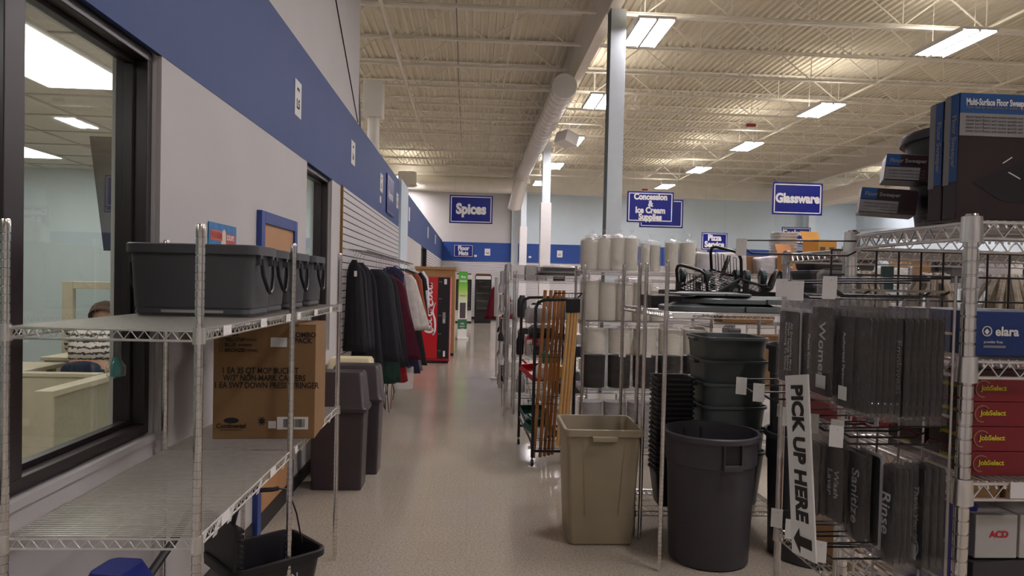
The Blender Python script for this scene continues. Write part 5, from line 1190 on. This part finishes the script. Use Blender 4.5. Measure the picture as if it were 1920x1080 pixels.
scr = MB().add([(0, 0, .0), (.42, 0, 0), (.42, 0, .77), (-.10, 0, .77), (0, .05, .0), (.42, .05, 0), (.42, .05, .77), (-.10, .05, .77)], [(0, 1, 2, 3), (4, 7, 6, 5), (0, 4, 5, 1), (1, 5, 6, 2), (2, 6, 7, 3), (3, 7, 4, 0)]).build('screen', mat('dark_mirror', '35332f', .12, var=.1, spec=.8), t)
MB().box(.05, -.003, .28, .3, -.001, .5).box(.10, -.003, .14, .3, -.001, .24).build('painted_sign_reflection', SIGNBLUE2, scr)  # store sign reflections painted on the screen as blue panels and letters
text('MY', .06, PAPER, scr, (.12, -.004, .40), FRONT, 'painted_reflection_lettering')
MB().box(.2, .05, .6, .24, .14, .64).build('wall_arm', BLACKM, t); MB().box(.2, .1, .62, .24, .14, .99).build('ceiling_rod', BLACKM, t)
t = thing('glass_bottle', 'clear hanging glass bottle with teal liquid on the near window', 'bottle', (-1.475, 3.0, 1.28))
MB().lathe([(.012, 0), (.035, .01), (.038, .05), (.018, .08), (.018, .2)], 16, cap0=True).build('bottle_body', film('bottle_glass', gloss=.8, op=.05, bump=0), t, smooth=True)
MB().lathe([(.02, .01), (.022, .05), (.012, .09)], 12, cap0=True, cap1=True).build('liquid', mat('teal_liquid', '1f8f8c', .2), t, smooth=True)

def skin(name, pts, edges, rad, m, par=None, root=0, sub=2, label=None):
    me = bpy.data.meshes.new(name); me.from_pydata(pts, edges, []); o = bpy.data.objects.new(name, me); COL.objects.link(o); me.materials.append(m)
    md = o.modifiers.new('skin', 'SKIN'); md.use_smooth_shade = True
    sv = me.skin_vertices[0].data if me.skin_vertices else None
    if sv is None:
        me.attributes; bpy.context.view_layer.objects.active = o
        bpy.ops.object.modifier_remove(modifier='skin'); bpy.ops.object.modifier_add(type='SKIN'); o.modifiers[-1].use_smooth_shade = True; sv = me.skin_vertices[0].data
    for i, r in enumerate(rad):
        sv[i].radius = r if isinstance(r, tuple) else (r, r)
    sv[root].use_root = True
    s_ = o.modifiers.new('sub', 'SUBSURF'); s_.levels = sub; s_.render_levels = sub
    if par: o.parent = par
    if label: o['label'] = label
    return o
SKIN = mat('skin', 'c89a80', .55, var=.04); HAIR = mat('brown_hair', '4a3424', .8, var=.25, scale=40)
JEAN = mat('denim', '1f2c47', .85, var=.15, scale=20); SWT = bpy.data.materials.new('patterned_knit'); SWT.use_nodes = True
nt = SWT.node_tree; tc = nt.nodes.new('ShaderNodeTexCoord'); wv = nt.nodes.new('ShaderNodeTexWave'); wv.bands_direction = 'Z'; wv.inputs['Scale'].default_value = 7; wv.inputs['Distortion'].default_value = 3; wv.inputs['Detail Scale'].default_value = 6
cr = nt.nodes.new('ShaderNodeValToRGB'); cr.color_ramp.elements[0].color = lin('3a3436'); cr.color_ramp.elements[0].position = .22; cr.color_ramp.elements[1].color = lin('d8d0c8'); cr.color_ramp.elements[1].position = .34
nt.links.new(tc.outputs['Object'], wv.inputs[0]); nt.links.new(wv.outputs['Fac'], cr.inputs[0]); nt.links.new(cr.outputs[0], nt.nodes['Principled BSDF'].inputs['Base Color']); nt.nodes['Principled BSDF'].inputs['Roughness'].default_value = .9
P = thing('person', 'person in a patterned sweater and jeans bending over an office desk, seen from behind', 'person', (-3.10, 5.85, 0), rz=.25); P.scale = (1.08, 1.08, 1.03)
# local frame: facing +Y, bending forward
pel, chest, neck, head = (0, 0, .93), (0, .26, 1.16), (0, .38, 1.23), (0, .47, 1.28)
body = [pel, (0, .12, 1.03), chest, neck, head, (-.10, 0, .90), (-.11, .03, .50), (-.11, -.02, .09), (-.11, .10, .03), (.10, 0, .90), (.11, .05, .50), (.11, 0, .09), (.11, .12, .03),
        (-.17, .28, 1.17), (-.21, .40, 1.03), (-.18, .56, .99), (.17, .28, 1.17), (.21, .40, 1.03), (.18, .56, .99), (-.17, .63, .985), (.17, .63, .985)]
ed = [(0, 1), (1, 2), (2, 3), (3, 4), (0, 5), (5, 6), (6, 7), (7, 8), (0, 9), (9, 10), (10, 11), (11, 12), (2, 13), (13, 14), (14, 15), (2, 16), (16, 17), (17, 18), (15, 19), (18, 20)]
rad = [(.10, .075), (.09, .07), (.10, .075), .045, .055, .07, .05, .035, .04, .07, .05, .035, .04, .038, .032, .028, .038, .032, .028, (.032, .018), (.032, .018)]
skin('body', body, ed, rad, SKIN, P)
for sx in (-1, 1):
    for k in range(5):
        a = (k-1.5)*.02
        if k < 4: pts = [(sx*.17+a, .655, .985), (sx*.17+a*1.2, .69, .985), (sx*.17+a*1.3, .715-.006*abs(k-1), .972)]
        else: pts = [(sx*.17-sx*.03, .63, .985), (sx*.17-sx*.055, .655, .98), (sx*.17-sx*.062, .675, .972)]
        skin('finger', pts, [(0, 1), (1, 2)], [.009, .0085, .007], SKIN, P, sub=1)
skin('sweater', [(0, .0, .93), (0, .12, 1.04), (0, .26, 1.17), (0, .34, 1.21), (-.17, .28, 1.18), (-.21, .40, 1.04), (-.19, .5, 1.01), (.17, .28, 1.18), (.21, .40, 1.04), (.19, .5, 1.01)], [(0, 1), (1, 2), (2, 3), (2, 4), (4, 5), (5, 6), (2, 7), (7, 8), (8, 9)], [(.175, .145), (.165, .125), (.175, .13), .08, .07, .06, .045, .07, .06, .045], SWT, P)
skin('jeans', [(0, -.01, .91), (-.10, 0, .86), (-.11, .03, .50), (-.11, -.02, .10), (.10, 0, .86), (.11, .05, .50), (.11, 0, .10), (0, .02, .97)], [(0, 1), (1, 2), (2, 3), (0, 4), (4, 5), (5, 6), (0, 7)], [(.17, .14), .105, .078, .06, .105, .078, .06, (.15, .115)], JEAN, P)
m = MB(); m.lathe([(.001, -.11), (.05, -.10), (.075, -.05), (.085, .02), (.08, .07), (.05, .11), (.001, .12)], 20)
hd = m.build('head', SKIN, P, (0, .50, 1.31), rot=(-.9, 0, 0), smooth=True)
MB().lathe([(.001, .02), (.014, .005), (.016, -.02), (.001, -.03)], 8).build('nose', SKIN, hd, (0, .085, -.01), smooth=True)
for sx in (-1, 1):
    MB().lathe([(.001, -.008), (.012, 0), (.001, .008)], 10).build('eye', PAPER, hd, (sx*.03, .074, .015), smooth=True); MB().lathe([(.001, -.025), (.012, 0), (.001, .025)], 10).build('ear', SKIN, hd, (sx*.083, 0, 0), smooth=True)
MB().box(-.022, .062, -.055, .022, .072, -.047).build('mouth', mat('lip', '9a5a55', .5), hd, bevel=.003)
m = MB(); rs = []
rd = random.Random(4)
for k in range(8):
    u = k/7; z = .135-.20*u; r = .02+.088*math.sin(min(1, u*1.6)*PI/2)
    rs.append([(r*math.cos(2*PI*j/24)*(1+rd.uniform(-.05, .05)), (r*1.02*math.sin(2*PI*j/24) if math.sin(2*PI*j/24) < .4 or u < .45 else r*.55)-.012, z+rd.uniform(-.004, .004)) for j in range(24)])
m.loft(rs, True, True, False).build('hair', HAIR, hd, smooth=True, ang=2)

t = thing('low_cabinet', 'cream low cabinet the bending person leans on', 'cabinet', (-3.78, 6.42, 0))
MB().box(0, 0, 0, .95, .45, .93).build('cabinet_body', PTRIM, t); MB().box(-.02, -.02, .93, .97, .47, .96).build('cabinet_top', PTRIM, t, bevel=.003)
